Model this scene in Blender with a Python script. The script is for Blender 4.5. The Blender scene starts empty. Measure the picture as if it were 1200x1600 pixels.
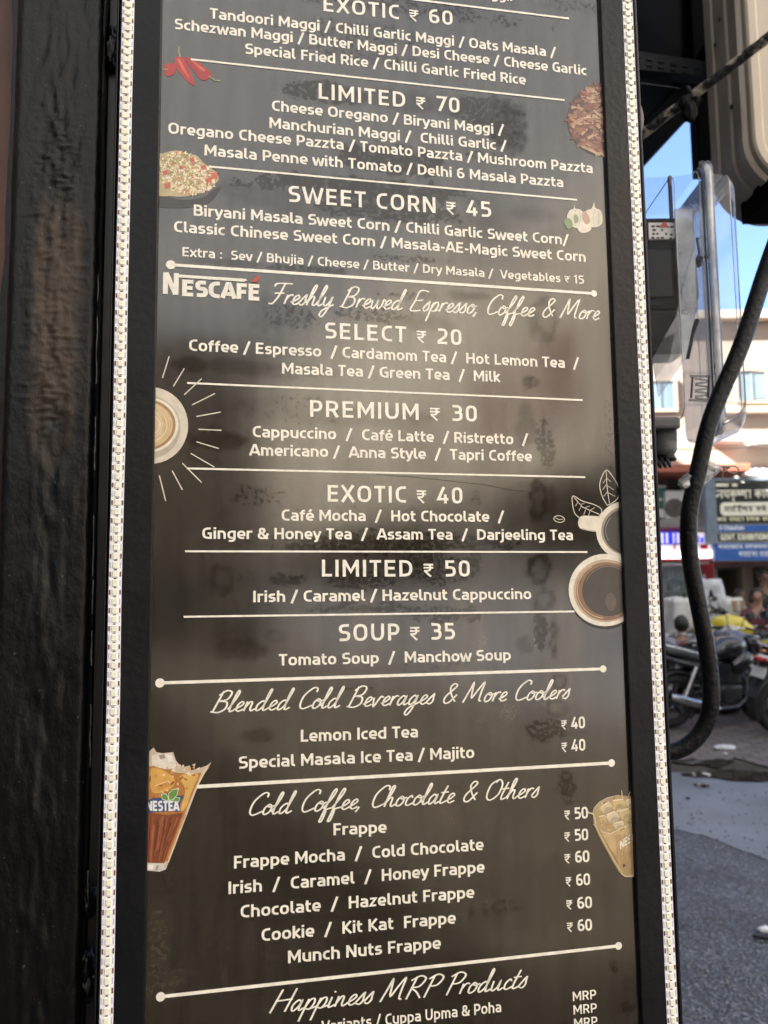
import bpy, bmesh, math, random
from mathutils import Vector, Matrix, noise
from mathutils.geometry import tessellate_polygon
random.seed(11)
R = math.radians
scene = bpy.context.scene
C = scene.collection

# ------------------------------------------------------------------ camera
FP = 1269.3                                   # focal length in photo pixels (1200 x 1600)
def nrm(v):
    return Vector(v).normalized()
ZC = nrm((-143.65, -12525.07, FP))            # world up seen from the camera (x right, y down, z forward)
YC = nrm(Vector((0, 0, 1)) - ZC * ZC.z)       # level forward
XC = nrm((YC.y*ZC.z - YC.z*ZC.y, YC.z*ZC.x - YC.x*ZC.z, YC.x*ZC.y - YC.y*ZC.x))
if XC.x < 0:
    XC = -XC
SC = nrm((6268.54, 56.74, FP))                # the board's horizontal
EYE = Vector((0, 0, 1.5))
def w_of(c):                                  # camera vector -> world vector
    c = Vector(c)
    return Vector((XC.dot(c), YC.dot(c), ZC.dot(c)))
def ray(px, py):
    return w_of(((px-600)/FP, (py-800)/FP, 1.0))
def P(px, py, Y):                             # point of the place seen there, Y metres ahead
    r = ray(px, py)
    return EYE + r*(Y/r.y)
def G(px, py, z=0.0):                         # point of the ground
    r = ray(px, py)
    return EYE + r*((z-EYE.z)/r.z)
cam = bpy.data.objects.new('camera', bpy.data.cameras.new('camera'))
C.objects.link(cam)
right, up, back = w_of((1, 0, 0)), w_of((0, -1, 0)), w_of((0, 0, -1))
cam.matrix_world = Matrix(((right.x, up.x, back.x, EYE.x), (right.y, up.y, back.y, EYE.y),
                           (right.z, up.z, back.z, EYE.z), (0, 0, 0, 1)))
cd = cam.data
cd.sensor_fit = 'VERTICAL'; cd.sensor_height = 36; cd.sensor_width = 27
cd.lens = FP/1600*36
cd.clip_start = 0.02; cd.clip_end = 500
cd.dof.use_dof = True; cd.dof.focus_distance = 0.70; cd.dof.aperture_fstop = 9.5
scene.camera = cam

# ------------------------------------------------------------------ sky, sun, exposure
SUN_EL = R(36)
SUN_TO = Vector((-0.95, -0.31, 0)).normalized()          # horizontal direction towards the sun
wd = bpy.data.worlds.new('World'); scene.world = wd; wd.use_nodes = True
nt = wd.node_tree; nt.nodes.clear()
sk = nt.nodes.new('ShaderNodeTexSky'); sk.sky_type = 'NISHITA'; sk.sun_disc = False
sk.sun_elevation = SUN_EL; sk.sun_rotation = math.atan2(SUN_TO.x, SUN_TO.y)
sk.altitude = 200; sk.air_density = .75; sk.dust_density = .8; sk.ozone_density = 3.0
bg = nt.nodes.new('ShaderNodeBackground'); bg.inputs[1].default_value = 0.05
wo = nt.nodes.new('ShaderNodeOutputWorld')
tcw = nt.nodes.new('ShaderNodeTexCoord'); sx = nt.nodes.new('ShaderNodeSeparateXYZ'); nt.links.new(tcw.outputs['Generated'], sx.inputs[0])
def wr(x, a, b):
    q = nt.nodes.new('ShaderNodeMapRange'); q.inputs[1].default_value = a; q.inputs[2].default_value = b; nt.links.new(x, q.inputs[0]); return q.outputs[0]
nw = nt.nodes.new('ShaderNodeTexNoise'); nw.inputs['Scale'].default_value = 2.4; nw.inputs['Detail'].default_value = 7; nt.links.new(tcw.outputs['Generated'], nw.inputs['Vector'])
mw = nt.nodes.new('ShaderNodeMath'); mw.operation = 'MULTIPLY'; nt.links.new(wr(sx.outputs[1], .15, -.05), mw.inputs[0]); nt.links.new(wr(nw.outputs[0], .10, .46), mw.inputs[1])
cw = nt.nodes.new('ShaderNodeMix'); cw.data_type = 'RGBA'; cw.inputs[7].default_value = (3.3, 3.28, 3.2, 1)      # cloud added behind the viewer only, to light the board and grey its reflection
nt.links.new(mw.outputs[0], cw.inputs[0]); nt.links.new(sk.outputs[0], cw.inputs[6]); nt.links.new(cw.outputs[2], bg.inputs[0])
nt.links.new(bg.outputs[0], wo.inputs[0])
sl = bpy.data.lights.new('sun', 'SUN'); sl.energy = 5.0; sl.angle = R(0.5); sl.color = (1, 0.95, 0.86)
so = bpy.data.objects.new('sun', sl); C.objects.link(so)
sdir = Vector((SUN_TO.x*math.cos(SUN_EL), SUN_TO.y*math.cos(SUN_EL), math.sin(SUN_EL)))
so.rotation_euler = sdir.to_track_quat('Z', 'Y').to_euler(); so.location = (0, 0, 20)
vs = scene.view_settings
vs.view_transform = 'Standard'; vs.look = 'None'; vs.gamma = 1; vs.use_curve_mapping = False
vs.exposure = 3.4
scene.cycles.max_bounces = 14; scene.cycles.transparent_max_bounces = 24
scene.cycles.use_denoising = True

# ------------------------------------------------------------------ materials
def lin(r, g, b):
    f = lambda c: (c/255/12.92 if c/255 <= .04045 else ((c/255+.055)/1.055)**2.4)
    return (f(r), f(g), f(b))
def M(name, col, rough=.5, metal=0., spec=.5, var=.15, scale=8., bump=0., bscale=40., coat=0., col2=None,
      stretch=(1, 1, 1), emit=0., rvar=0., lo=.35, hi=.65, ior=1.5):
    m = bpy.data.materials.new(name); m.use_nodes = True
    t = m.node_tree; b = t.nodes['Principled BSDF']; L = t.links.new
    tc = t.nodes.new('ShaderNodeTexCoord'); mp = t.nodes.new('ShaderNodeMapping')
    mp.inputs['Scale'].default_value = stretch
    L(tc.outputs['Object'], mp.inputs[0])
    n = t.nodes.new('ShaderNodeTexNoise'); n.inputs['Scale'].default_value = scale; n.inputs['Detail'].default_value = 5
    L(mp.outputs[0], n.inputs['Vector'])
    mr = t.nodes.new('ShaderNodeMapRange'); mr.inputs[1].default_value = lo; mr.inputs[2].default_value = hi
    L(n.outputs[0], mr.inputs[0])
    mx = t.nodes.new('ShaderNodeMix'); mx.data_type = 'RGBA'
    a = tuple(max(0, c*(1-var)) for c in col); c2 = col2 if col2 else tuple(min(1, c*(1+var)) for c in col)
    mx.inputs[6].default_value = (*a, 1); mx.inputs[7].default_value = (*c2, 1)
    L(mr.outputs[0], mx.inputs[0]); L(mx.outputs[2], b.inputs['Base Color'])
    b.inputs['Roughness'].default_value = rough; b.inputs['Metallic'].default_value = metal
    b.inputs['Specular IOR Level'].default_value = spec; b.inputs['Coat Weight'].default_value = coat
    b.inputs['IOR'].default_value = ior
    if rvar:
        r2 = t.nodes.new('ShaderNodeMapRange'); r2.inputs[3].default_value = max(0, rough-rvar); r2.inputs[4].default_value = min(1, rough+rvar)
        L(n.outputs[0], r2.inputs[0]); L(r2.outputs[0], b.inputs['Roughness'])
    if bump:
        n2 = t.nodes.new('ShaderNodeTexNoise'); n2.inputs['Scale'].default_value = bscale; n2.inputs['Detail'].default_value = 4
        L(mp.outputs[0], n2.inputs['Vector'])
        bp = t.nodes.new('ShaderNodeBump'); bp.inputs['Strength'].default_value = bump; bp.inputs['Distance'].default_value = .01
        L(n2.outputs[0], bp.inputs['Height']); L(bp.outputs[0], b.inputs['Normal'])
    if emit:
        L(mx.outputs[2], b.inputs['Emission Color']); b.inputs['Emission Strength'].default_value = emit
    return m
def clear(name, tint=(1, 1, 1), refl=1.0, haze=.05, rough=.05, ior=1.5):
    # thin clear plastic: mostly see-through, mirror by Fresnel, a little milky
    m = bpy.data.materials.new(name); m.use_nodes = True
    t = m.node_tree; L = t.links.new; t.nodes.clear()
    o = t.nodes.new('ShaderNodeOutputMaterial')
    tr = t.nodes.new('ShaderNodeBsdfTransparent'); tr.inputs[0].default_value = (*tint, 1)
    gl = t.nodes.new('ShaderNodeBsdfGlossy'); gl.inputs['Roughness'].default_value = rough
    df = t.nodes.new('ShaderNodeBsdfDiffuse'); df.inputs[0].default_value = (.75, .78, .82, 1)
    fr = t.nodes.new('ShaderNodeFresnel'); fr.inputs[0].default_value = ior
    tc = t.nodes.new('ShaderNodeTexCoord'); n = t.nodes.new('ShaderNodeTexNoise'); n.inputs['Scale'].default_value = 18; n.inputs['Detail'].default_value = 6
    L(tc.outputs['Object'], n.inputs['Vector'])
    mr = t.nodes.new('ShaderNodeMapRange'); mr.inputs[1].default_value = .35; mr.inputs[2].default_value = .75; mr.inputs[3].default_value = haze*.4; mr.inputs[4].default_value = haze*1.6
    L(n.outputs[0], mr.inputs[0])
    bp = t.nodes.new('ShaderNodeBump'); bp.inputs['Strength'].default_value = .4; bp.inputs['Distance'].default_value = .006
    L(n.outputs[0], bp.inputs['Height']); L(bp.outputs[0], gl.inputs['Normal'])
    m1 = t.nodes.new('ShaderNodeMixShader'); m2 = t.nodes.new('ShaderNodeMixShader')
    L(mr.outputs[0], m1.inputs[0]); L(tr.outputs[0], m1.inputs[1]); L(df.outputs[0], m1.inputs[2])
    mu = t.nodes.new('ShaderNodeMath'); mu.operation = 'MULTIPLY'; mu.inputs[1].default_value = refl; mu.use_clamp = True
    L(fr.outputs[0], mu.inputs[0]); L(mu.outputs[0], m2.inputs[0]); L(m1.outputs[0], m2.inputs[1]); L(gl.outputs[0], m2.inputs[2])
    L(m2.outputs[0], o.inputs[0])
    return m

# ------------------------------------------------------------------ mesh builder
class MB:
    def __init__(s):
        s.v = []; s.f = []; s.m = []; s.c = []; s.mats = []; s.smooth = []
    def slot(s, mat):
        if mat not in s.mats: s.mats.append(mat)
        return s.mats.index(mat)
    def add(s, verts, faces, mat, col=(1, 1, 1), smooth=False):
        o = len(s.v); k = s.slot(mat)
        s.v += [tuple(v) for v in verts]
        for f in faces:
            s.f.append([i+o for i in f]); s.m.append(k); s.c.append(col); s.smooth.append(smooth)
    def box(s, lo, hi, mat, bev=0., mtx=None, seg=2):
        lo = Vector(lo); hi = Vector(hi)
        if bev <= 0:
            vs = [Vector((x, y, z)) for x in (lo.x, hi.x) for y in (lo.y, hi.y) for z in (lo.z, hi.z)]
            fs = [(0, 1, 3, 2), (4, 6, 7, 5), (0, 4, 5, 1), (2, 3, 7, 6), (0, 2, 6, 4), (1, 5, 7, 3)]
        else:
            bm = bmesh.new(); bmesh.ops.create_cube(bm, size=1)
            for v in bm.verts:
                v.co = Vector([(lo[i]+hi[i])/2 + v.co[i]*(hi[i]-lo[i]) for i in range(3)])
            bmesh.ops.bevel(bm, geom=bm.edges[:], offset=min(bev, *[(hi[i]-lo[i])*.49 for i in range(3)]), segments=seg, affect='EDGES', profile=.5)
            bm.verts.index_update()
            vs = [v.co.copy() for v in bm.verts]; fs = [[v.index for v in f.verts] for f in bm.faces]; bm.free()
        if mtx: vs = [mtx @ v for v in vs]
        s.add(vs, fs, mat)
    def tube(s, pts, r, mat, n=10, caps=True, smooth=True):
        pts = [Vector(p) for p in pts]; rs = r if isinstance(r, (list, tuple)) else [r]*len(pts)
        T = []
        for i in range(len(pts)):
            T.append((pts[min(i+1, len(pts)-1)]-pts[max(i-1, 0)]).normalized())
        a = Vector((0, 0, 1)) if abs(T[0].z) < .9 else Vector((1, 0, 0))
        u = T[0].cross(a).normalized(); vs = []
        for i, p in enumerate(pts):
            u = (u - T[i]*u.dot(T[i])).normalized(); w = T[i].cross(u)
            for k in range(n):
                t = 2*math.pi*k/n
                vs.append(p + (u*math.cos(t)+w*math.sin(t))*rs[i])
        fs = [(i*n+k, i*n+(k+1) % n, (i+1)*n+(k+1) % n, (i+1)*n+k) for i in range(len(pts)-1) for k in range(n)]
        s.add(vs, fs, mat, smooth=smooth)
        if caps:
            s.add(vs[:n], [list(range(n))[::-1]], mat); s.add(vs[-n:], [list(range(n))], mat)
    def torus(s, c, axis, R0, r0, mat, n=28, k=8, sq=1.):
        c = Vector(c); ax = Vector(axis).normalized()
        a = Vector((0, 0, 1)) if abs(ax.z) < .9 else Vector((1, 0, 0))
        u = ax.cross(a).normalized(); w = ax.cross(u); vs = []
        for i in range(n):
            t = 2*math.pi*i/n; d = u*math.cos(t)+w*math.sin(t)
            for j in range(k):
                q = 2*math.pi*j/k
                vs.append(c + d*(R0+r0*math.cos(q)) + ax*(r0*sq*math.sin(q)))
        fs = [(i*k+j, i*k+(j+1) % k, ((i+1) % n)*k+(j+1) % k, ((i+1) % n)*k+j) for i in range(n) for j in range(k)]
        s.add(vs, fs, mat, smooth=True)
    def disc(s, c, axis, r, t, mat, n=24):
        ax = Vector(axis).normalized()
        s.tube([Vector(c)-ax*t/2, Vector(c)+ax*t/2], r, mat, n, smooth=False)
    def ell(s, c, r, mat, mtx=None, n=14, k=9, fn=None):
        c = Vector(c); vs = []
        for i in range(k+1):
            a = math.pi*i/k
            for j in range(n):
                b = 2*math.pi*j/n
                d = Vector((math.sin(a)*math.cos(b), math.sin(a)*math.sin(b), math.cos(a)))
                if fn: d = d*fn(d)
                p = Vector((d.x*r[0], d.y*r[1], d.z*r[2]))
                if mtx: p = mtx @ p
                vs.append(c+p)
        fs = [(i*n+j, i*n+(j+1) % n, (i+1)*n+(j+1) % n, (i+1)*n+j) for i in range(k) for j in range(n)]
        s.add(vs, fs, mat, smooth=True)
    def prism(s, pts, d, mat, smooth=False):      # pts: planar outline, d: extrusion vector
        pts = [Vector(p) for p in pts]; d = Vector(d); n = len(pts)
        tri = tessellate_polygon([pts])
        vs = pts+[p+d for p in pts]
        fs = [tuple(t) for t in tri]+[tuple(i+n for i in t[::-1]) for t in tri]
        fs += [(i, (i+1) % n, (i+1) % n+n, i+n) for i in range(n)]
        s.add(vs, fs, mat, smooth=smooth)
    def loft(s, rings, mat, smooth=True, caps=True):
        n = len(rings[0]); vs = [p for r in rings for p in r]
        fs = [(i*n+k, i*n+(k+1) % n, (i+1)*n+(k+1) % n, (i+1)*n+k) for i in range(len(rings)-1) for k in range(n)]
        s.add(vs, fs, mat, smooth=smooth)
        if caps:
            s.add(rings[0], [list(range(n))[::-1]], mat); s.add(rings[-1], [list(range(n))], mat)
    def build(s, name, parent=None, mtx=None, local=False):
        me = bpy.data.meshes.new(name)
        me.from_pydata(s.v, [], s.f)
        for m in s.mats: me.materials.append(m)
        me.polygons.foreach_set('material_index', s.m); me.polygons.foreach_set('use_smooth', s.smooth)
        if any(c != (1, 1, 1) for c in s.c):
            at = me.color_attributes.new('ink', 'FLOAT_COLOR', 'CORNER'); buf = []
            for f, c in zip(s.f, s.c): buf += [*c, 1.]*len(f)
            at.data.foreach_set('color', buf)
        if parent is not None and not local: me.transform(ROOT[parent.name].inverted())
        me.update()
        bm = bmesh.new(); bm.from_mesh(me)
        bmesh.ops.recalc_face_normals(bm, faces=bm.faces[:]) if not getattr(s, 'keep', False) else None
        bm.to_mesh(me); bm.free()
        o = bpy.data.objects.new(name, me); C.objects.link(o)
        if parent is not None:
            o.parent = parent; ROOT[o.name] = ROOT[parent.name]
        return o
ROOT = {}
def thing(name, label, cat, loc=(0, 0, 0), rotz=0, group=None, mtx=None):
    o = bpy.data.objects.new(name, None); C.objects.link(o)
    m = mtx if mtx else Matrix.Translation(Vector(loc)) @ Matrix.Rotation(rotz, 4, 'Z')
    o.matrix_world = m; ROOT[o.name] = m; o.empty_display_size = .1
    o['label'] = label; o['category'] = cat
    if group: o['group'] = group
    return o
def tag(o, label, cat, group=None):
    o['label'] = label; o['category'] = cat
    if group: o['group'] = group
    return o
def struct(name, mb):
    o = mb.build(name); o['kind'] = 'structure'; return o
def solo(name, label, cat, mb, group=None):
    return tag(mb.build(name), label, cat, group)
def copy_tree(o, parent=None):
    c = o.copy(); C.objects.link(c)
    if parent is not None: c.parent = parent
    for ch in list(o.children): copy_tree(ch, c)
    return c
def catmull(pts, k=6):
    P_ = [pts[0]]+list(pts)+[pts[-1]]; out = []
    for i in range(1, len(P_)-2):
        p0, p1, p2, p3 = [Vector(p) for p in P_[i-1:i+3]]
        for j in range(k):
            t = j/k
            out.append(.5*((2*p1)+(p2-p0)*t+(2*p0-5*p1+4*p2-p3)*t*t+(3*p1-p0-3*p2+p3)*t**3))
    out.append(Vector(pts[-1])); return out

# ------------------------------------------------------------------ the setting
def ground_poly(mb, pts, z, mat):
    ps = [Vector((p[0], p[1], z)) for p in pts]
    mb.add(ps, [tuple(t) for t in tessellate_polygon([ps])], mat)
def aggregate(name, dark, light, scale, rough, bump):
    m = bpy.data.materials.new(name); m.use_nodes = True; t = m.node_tree; b = t.nodes['Principled BSDF']; L = t.links.new
    tc = t.nodes.new('ShaderNodeTexCoord')
    v = t.nodes.new('ShaderNodeTexVoronoi'); v.inputs['Scale'].default_value = scale; L(tc.outputs['Object'], v.inputs['Vector'])
    n = t.nodes.new('ShaderNodeTexNoise'); n.inputs['Scale'].default_value = 3.; n.inputs['Detail'].default_value = 6; L(tc.outputs['Object'], n.inputs['Vector'])
    n3 = t.nodes.new('ShaderNodeTexNoise'); n3.inputs['Scale'].default_value = scale*.7; n3.inputs['Detail'].default_value = 5; L(tc.outputs['Object'], n3.inputs['Vector'])
    w = t.nodes.new('ShaderNodeSeparateColor'); L(v.outputs['Color'], w.inputs[0])
    p = t.nodes.new('ShaderNodeMath'); p.operation = 'POWER'; p.inputs[1].default_value = 4.; L(w.outputs[0], p.inputs[0])
    mx = t.nodes.new('ShaderNodeMix'); mx.data_type = 'RGBA'; mx.inputs[6].default_value = (*dark, 1); mx.inputs[7].default_value = (*light, 1)
    L(p.outputs[0], mx.inputs[0])
    m2 = t.nodes.new('ShaderNodeMix'); m2.data_type = 'RGBA'; m2.blend_type = 'MULTIPLY'; m2.inputs[0].default_value = .7
    mr = t.nodes.new('ShaderNodeMapRange'); mr.inputs[1].default_value = .3; mr.inputs[2].default_value = .7; mr.inputs[3].default_value = .6; mr.inputs[4].default_value = 1.3
    L(n.outputs[0], mr.inputs[0]); L(mx.outputs[2], m2.inputs[6]); L(mr.outputs[0], m2.inputs[7]); L(m2.outputs[2], b.inputs['Base Color'])
    b.inputs['Roughness'].default_value = rough
    ad = t.nodes.new('ShaderNodeMath'); ad.operation = 'ADD'; L(v.outputs['Distance'], ad.inputs[0]); L(n3.outputs[0], ad.inputs[1])
    bp = t.nodes.new('ShaderNodeBump'); bp.inputs['Strength'].default_value = bump; bp.inputs['Distance'].default_value = .012
    L(ad.outputs[0], bp.inputs['Height']); L(bp.outputs[0], b.inputs['Normal'])
    return m
m_asphalt = aggregate('asphalt', (.060, .067, .080), (.21, .225, .25), 85, .6, .7)
m_concrete = M('smooth_concrete', (.14, .165, .205), .42, var=.25, scale=1.2, bump=.35, bscale=30, rvar=.1)
m_earth = M('dark_dirt', (.042, .030, .019), .8, var=.35, scale=2, bump=.5, bscale=12)
m_water = M('puddle_water', (.045, .034, .026), .05, var=.4, scale=6, spec=.35)
def paver_mat():
    m = bpy.data.materials.new('paving_bricks'); m.use_nodes = True; t = m.node_tree; b = t.nodes['Principled BSDF']; L = t.links.new
    tc = t.nodes.new('ShaderNodeTexCoord'); br = t.nodes.new('ShaderNodeTexBrick'); L(tc.outputs['Object'], br.inputs['Vector'])
    br.inputs['Scale'].default_value = 2.2; br.inputs['Color1'].default_value = (.13, .10, .09, 1); br.inputs['Color2'].default_value = (.20, .16, .15, 1)
    br.inputs['Mortar'].default_value = (.05, .045, .04, 1); br.inputs['Mortar Size'].default_value = .03
    n = t.nodes.new('ShaderNodeTexNoise'); n.inputs['Scale'].default_value = 6; n.inputs['Detail'].default_value = 6; L(tc.outputs['Object'], n.inputs['Vector'])
    mx = t.nodes.new('ShaderNodeMix'); mx.data_type = 'RGBA'; mx.inputs[7].default_value = (.06, .05, .05, 1)
    mr = t.nodes.new('ShaderNodeMapRange'); mr.inputs[1].default_value = .5; mr.inputs[2].default_value = .7; L(n.outputs[0], mr.inputs[0]); L(mr.outputs[0], mx.inputs[0])
    L(br.outputs[0], mx.inputs[6]); L(mx.outputs[2], b.inputs['Base Color']); b.inputs['Roughness'].default_value = .6
    bp = t.nodes.new('ShaderNodeBump'); bp.inputs['Strength'].default_value = .6; bp.inputs['Distance'].default_value = .02
    L(br.outputs['Fac'], bp.inputs['Height']); bp.invert = True; L(bp.outputs[0], b.inputs['Normal'])
    return m
g = MB(); ground_poly(g, [(-150, -150), (150, -150), (150, 150), (-150, 150)], 0, m_earth); struct('ground', g)
def wavy(pts, amp, k=5):
    out = []
    for i in range(len(pts)):
        a = Vector(pts[i]); b = Vector(pts[(i+1) % len(pts)])
        for j in range(k):
            p = a.lerp(b, j/k); out.append((p[0]+random.uniform(-amp, amp), p[1]+random.uniform(-amp, amp)))
    return out
g = MB(); ground_poly(g, [(-1.1, -1.0), (7, -1.0), (7, 6), (-1.1, 6)], .004, m_asphalt); struct('road', g)
a1 = G(1000, 1285); a2 = G(1100, 1308); a3 = G(1200, 1345); a4 = G(1400, 1400)
edge = [(a1.x-1.5, a1.y+.4), (a1.x, a1.y), (a2.x, a2.y), (a3.x, a3.y), (a4.x, a4.y), (7, a4.y-.3)]
e2 = []
for i in range(len(edge)-1):
    for j in range(8):
        p = Vector(edge[i]).lerp(Vector(edge[i+1]), j/8); e2.append((p[0], p[1]+random.uniform(-.03, .03)))
b1 = G(1040, 1150).y
g = MB(); ground_poly(g, e2+[(7, 6.9), (-1.1, 6.9)], .008, m_concrete); struct('concrete_apron', g)
m_pave = paver_mat()
pk = [G(960, 1196), G(1100, 1192), G(1150, 1186), G(1200, 1200), G(1300, 1205)]
pe = []
for i in range(len(pk)-1):
    for j in range(6):
        p = pk[i].lerp(pk[i+1], j/6); pe.append((p.x, p.y+random.uniform(-.05, .05)))
g = MB(); ground_poly(g, pe+[(9, pk[-1].y), (9, 12.6), (-1.1, 12.6), (-1.1, pk[0].y)], .012, m_pave); struct('pavement', g)
def puddle(outline):
    pts = []
    n = len(outline)
    for i in range(n):
        p = catmull([(*outline[(i+j) % n], 0) for j in (-1, 0, 1, 2)], 6)[6:12]
        for q in p:
            w = G(q.x+random.uniform(-1.5, 1.5), q.y+random.uniform(-.8, .8)); pts.append((w.x, w.y))
    g = MB(); ground_poly(g, pts, .017, m_water); struct('puddle', g)
puddle([(1050, 1192), (1080, 1188), (1100, 1190), (1146, 1191), (1132, 1197), (1122, 1203), (1100, 1198), (1080, 1197)])
puddle([(1063, 1212), (1100, 1208), (1130, 1205), (1165, 1207), (1215, 1210), (1290, 1212), (1280, 1224), (1200, 1224), (1160, 1224), (1110, 1218), (1080, 1216)])
puddle([(1082, 1228), (1092, 1227), (1108, 1231), (1098, 1233)])

# loose grit on the road and the bricks
m_grit = M('road_grit', (.16, .16, .165), .8, var=.6, scale=30)
g = MB()
for k in range(900):
    px = random.uniform(1040, 1260); py = 1150+450*random.random()**.8; c = G(px, py); r0 = random.uniform(.002, .0055)*(1 if py > 1320 else 1.2)
    if 1183 < py < 1236: continue
    g.ell((c.x, c.y, .012+r0*.3), (r0*random.uniform(.8, 1.6), r0, r0*.7), m_grit, n=6, k=4, fn=lambda d: 1+.3*noise.noise(d*2+Vector((k, 0, 0))))
o = g.build('grit'); o['kind'] = 'stuff'
# ------------------------------------------------------------------ the menu board
S = w_of(SC); ZW = Vector((0, 0, 1)); N = S.cross(ZW).normalized()
if N.dot(EYE) < 0: N = -N
if (EYE - ray(600, 800)*1).dot(N) < 0: pass
N = S.cross(ZW); N = N if N.y < 0 else -N
N.normalize()
BD = 0.70
P0 = EYE + ray(600, 800)*BD
def sgn(px, py, off=0.):                      # point of the board (right, up) seen at a photo pixel
    d = ray(px, py); t = (P0 + N*off - EYE).dot(N)/d.dot(N); p = EYE + d*t - P0
    return Vector((p.dot(S), p.dot(ZW)))
VB = sgn(600, 1600).y - .25                   # bottom edge of the board
VT = sgn(600, 0).y + .16
BM = Matrix(((S.x, ZW.x, N.x, P0.x), (S.y, ZW.y, N.y, P0.y), (S.z, ZW.z, N.z, P0.z), (0, 0, 0, 1))) @ Matrix.Translation((0, VB, 0))
board = thing('menu_board', 'tall black framed menu board with white lettering and an LED strip down each side', 'menu board', mtx=BM)
def edge_u(a, b):                              # mean u of a nearly upright edge given by its ends on the photo
    return (sgn(*a).x+sgn(*b).x)/2
uLs, uLi = edge_u((192, 0), (156.5, 1600)), edge_u((210.5, 0), (178, 1600))
uRi, uRs = edge_u((966, 0), (1041, 1600)), edge_u((982, 0), (1057, 1600))
uPl, uPr = edge_u((254, 0), (226, 1600)), edge_u((936, 0), (998, 1600))
uFl, uFr = edge_u((184, 0), (147, 1600)), edge_u((991, 0), (1065, 1600))
def bl(u, v, z=0.):                           # board-local coordinates
    return Vector((u, v-VB, z))
def sp(px, py, z=0.):
    q = sgn(px, py); return bl(q.x, q.y, z)
m_frame = M('black_powder_coat', (.006, .0065, .008), .36, var=.3, scale=14, bump=.06, bscale=160, rvar=.08, spec=.22)
m_lip = M('black_frame_lip', (.006, .006, .007), .45, spec=.25, var=.3, scale=10, bump=.1, bscale=80)
ft = .0045
f = MB()
f.box(bl(uLs-.0015, VB, -.02), bl(uPl, VT, ft), m_frame, .0012)
f.box(bl(uPr, VB, -.02), bl(uRs+.0015, VT, ft), m_frame, .0012)
f.box(bl(uPl+.0003, VB, -.02), bl(uPr-.0003, VB+.03, ft-.0003), m_frame, .0012)
f.box(bl(uPl+.0003, VT-.03, -.02), bl(uPr-.0003, VT, ft-.0003), m_frame, .0012)
f.box(bl(uFl, VB, -.03), bl(uLs-.0025, VT, ft-.001), m_lip, .001)
f.box(bl(uRs+.0025, VB, -.03), bl(uFr, VT, ft-.001), m_lip, .001)
f.box(bl(uFl+.002, VB+.001, -.034), bl(uFr-.002, VT-.001, -.0215), m_lip)
f.build('frame', board, local=True)

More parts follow.
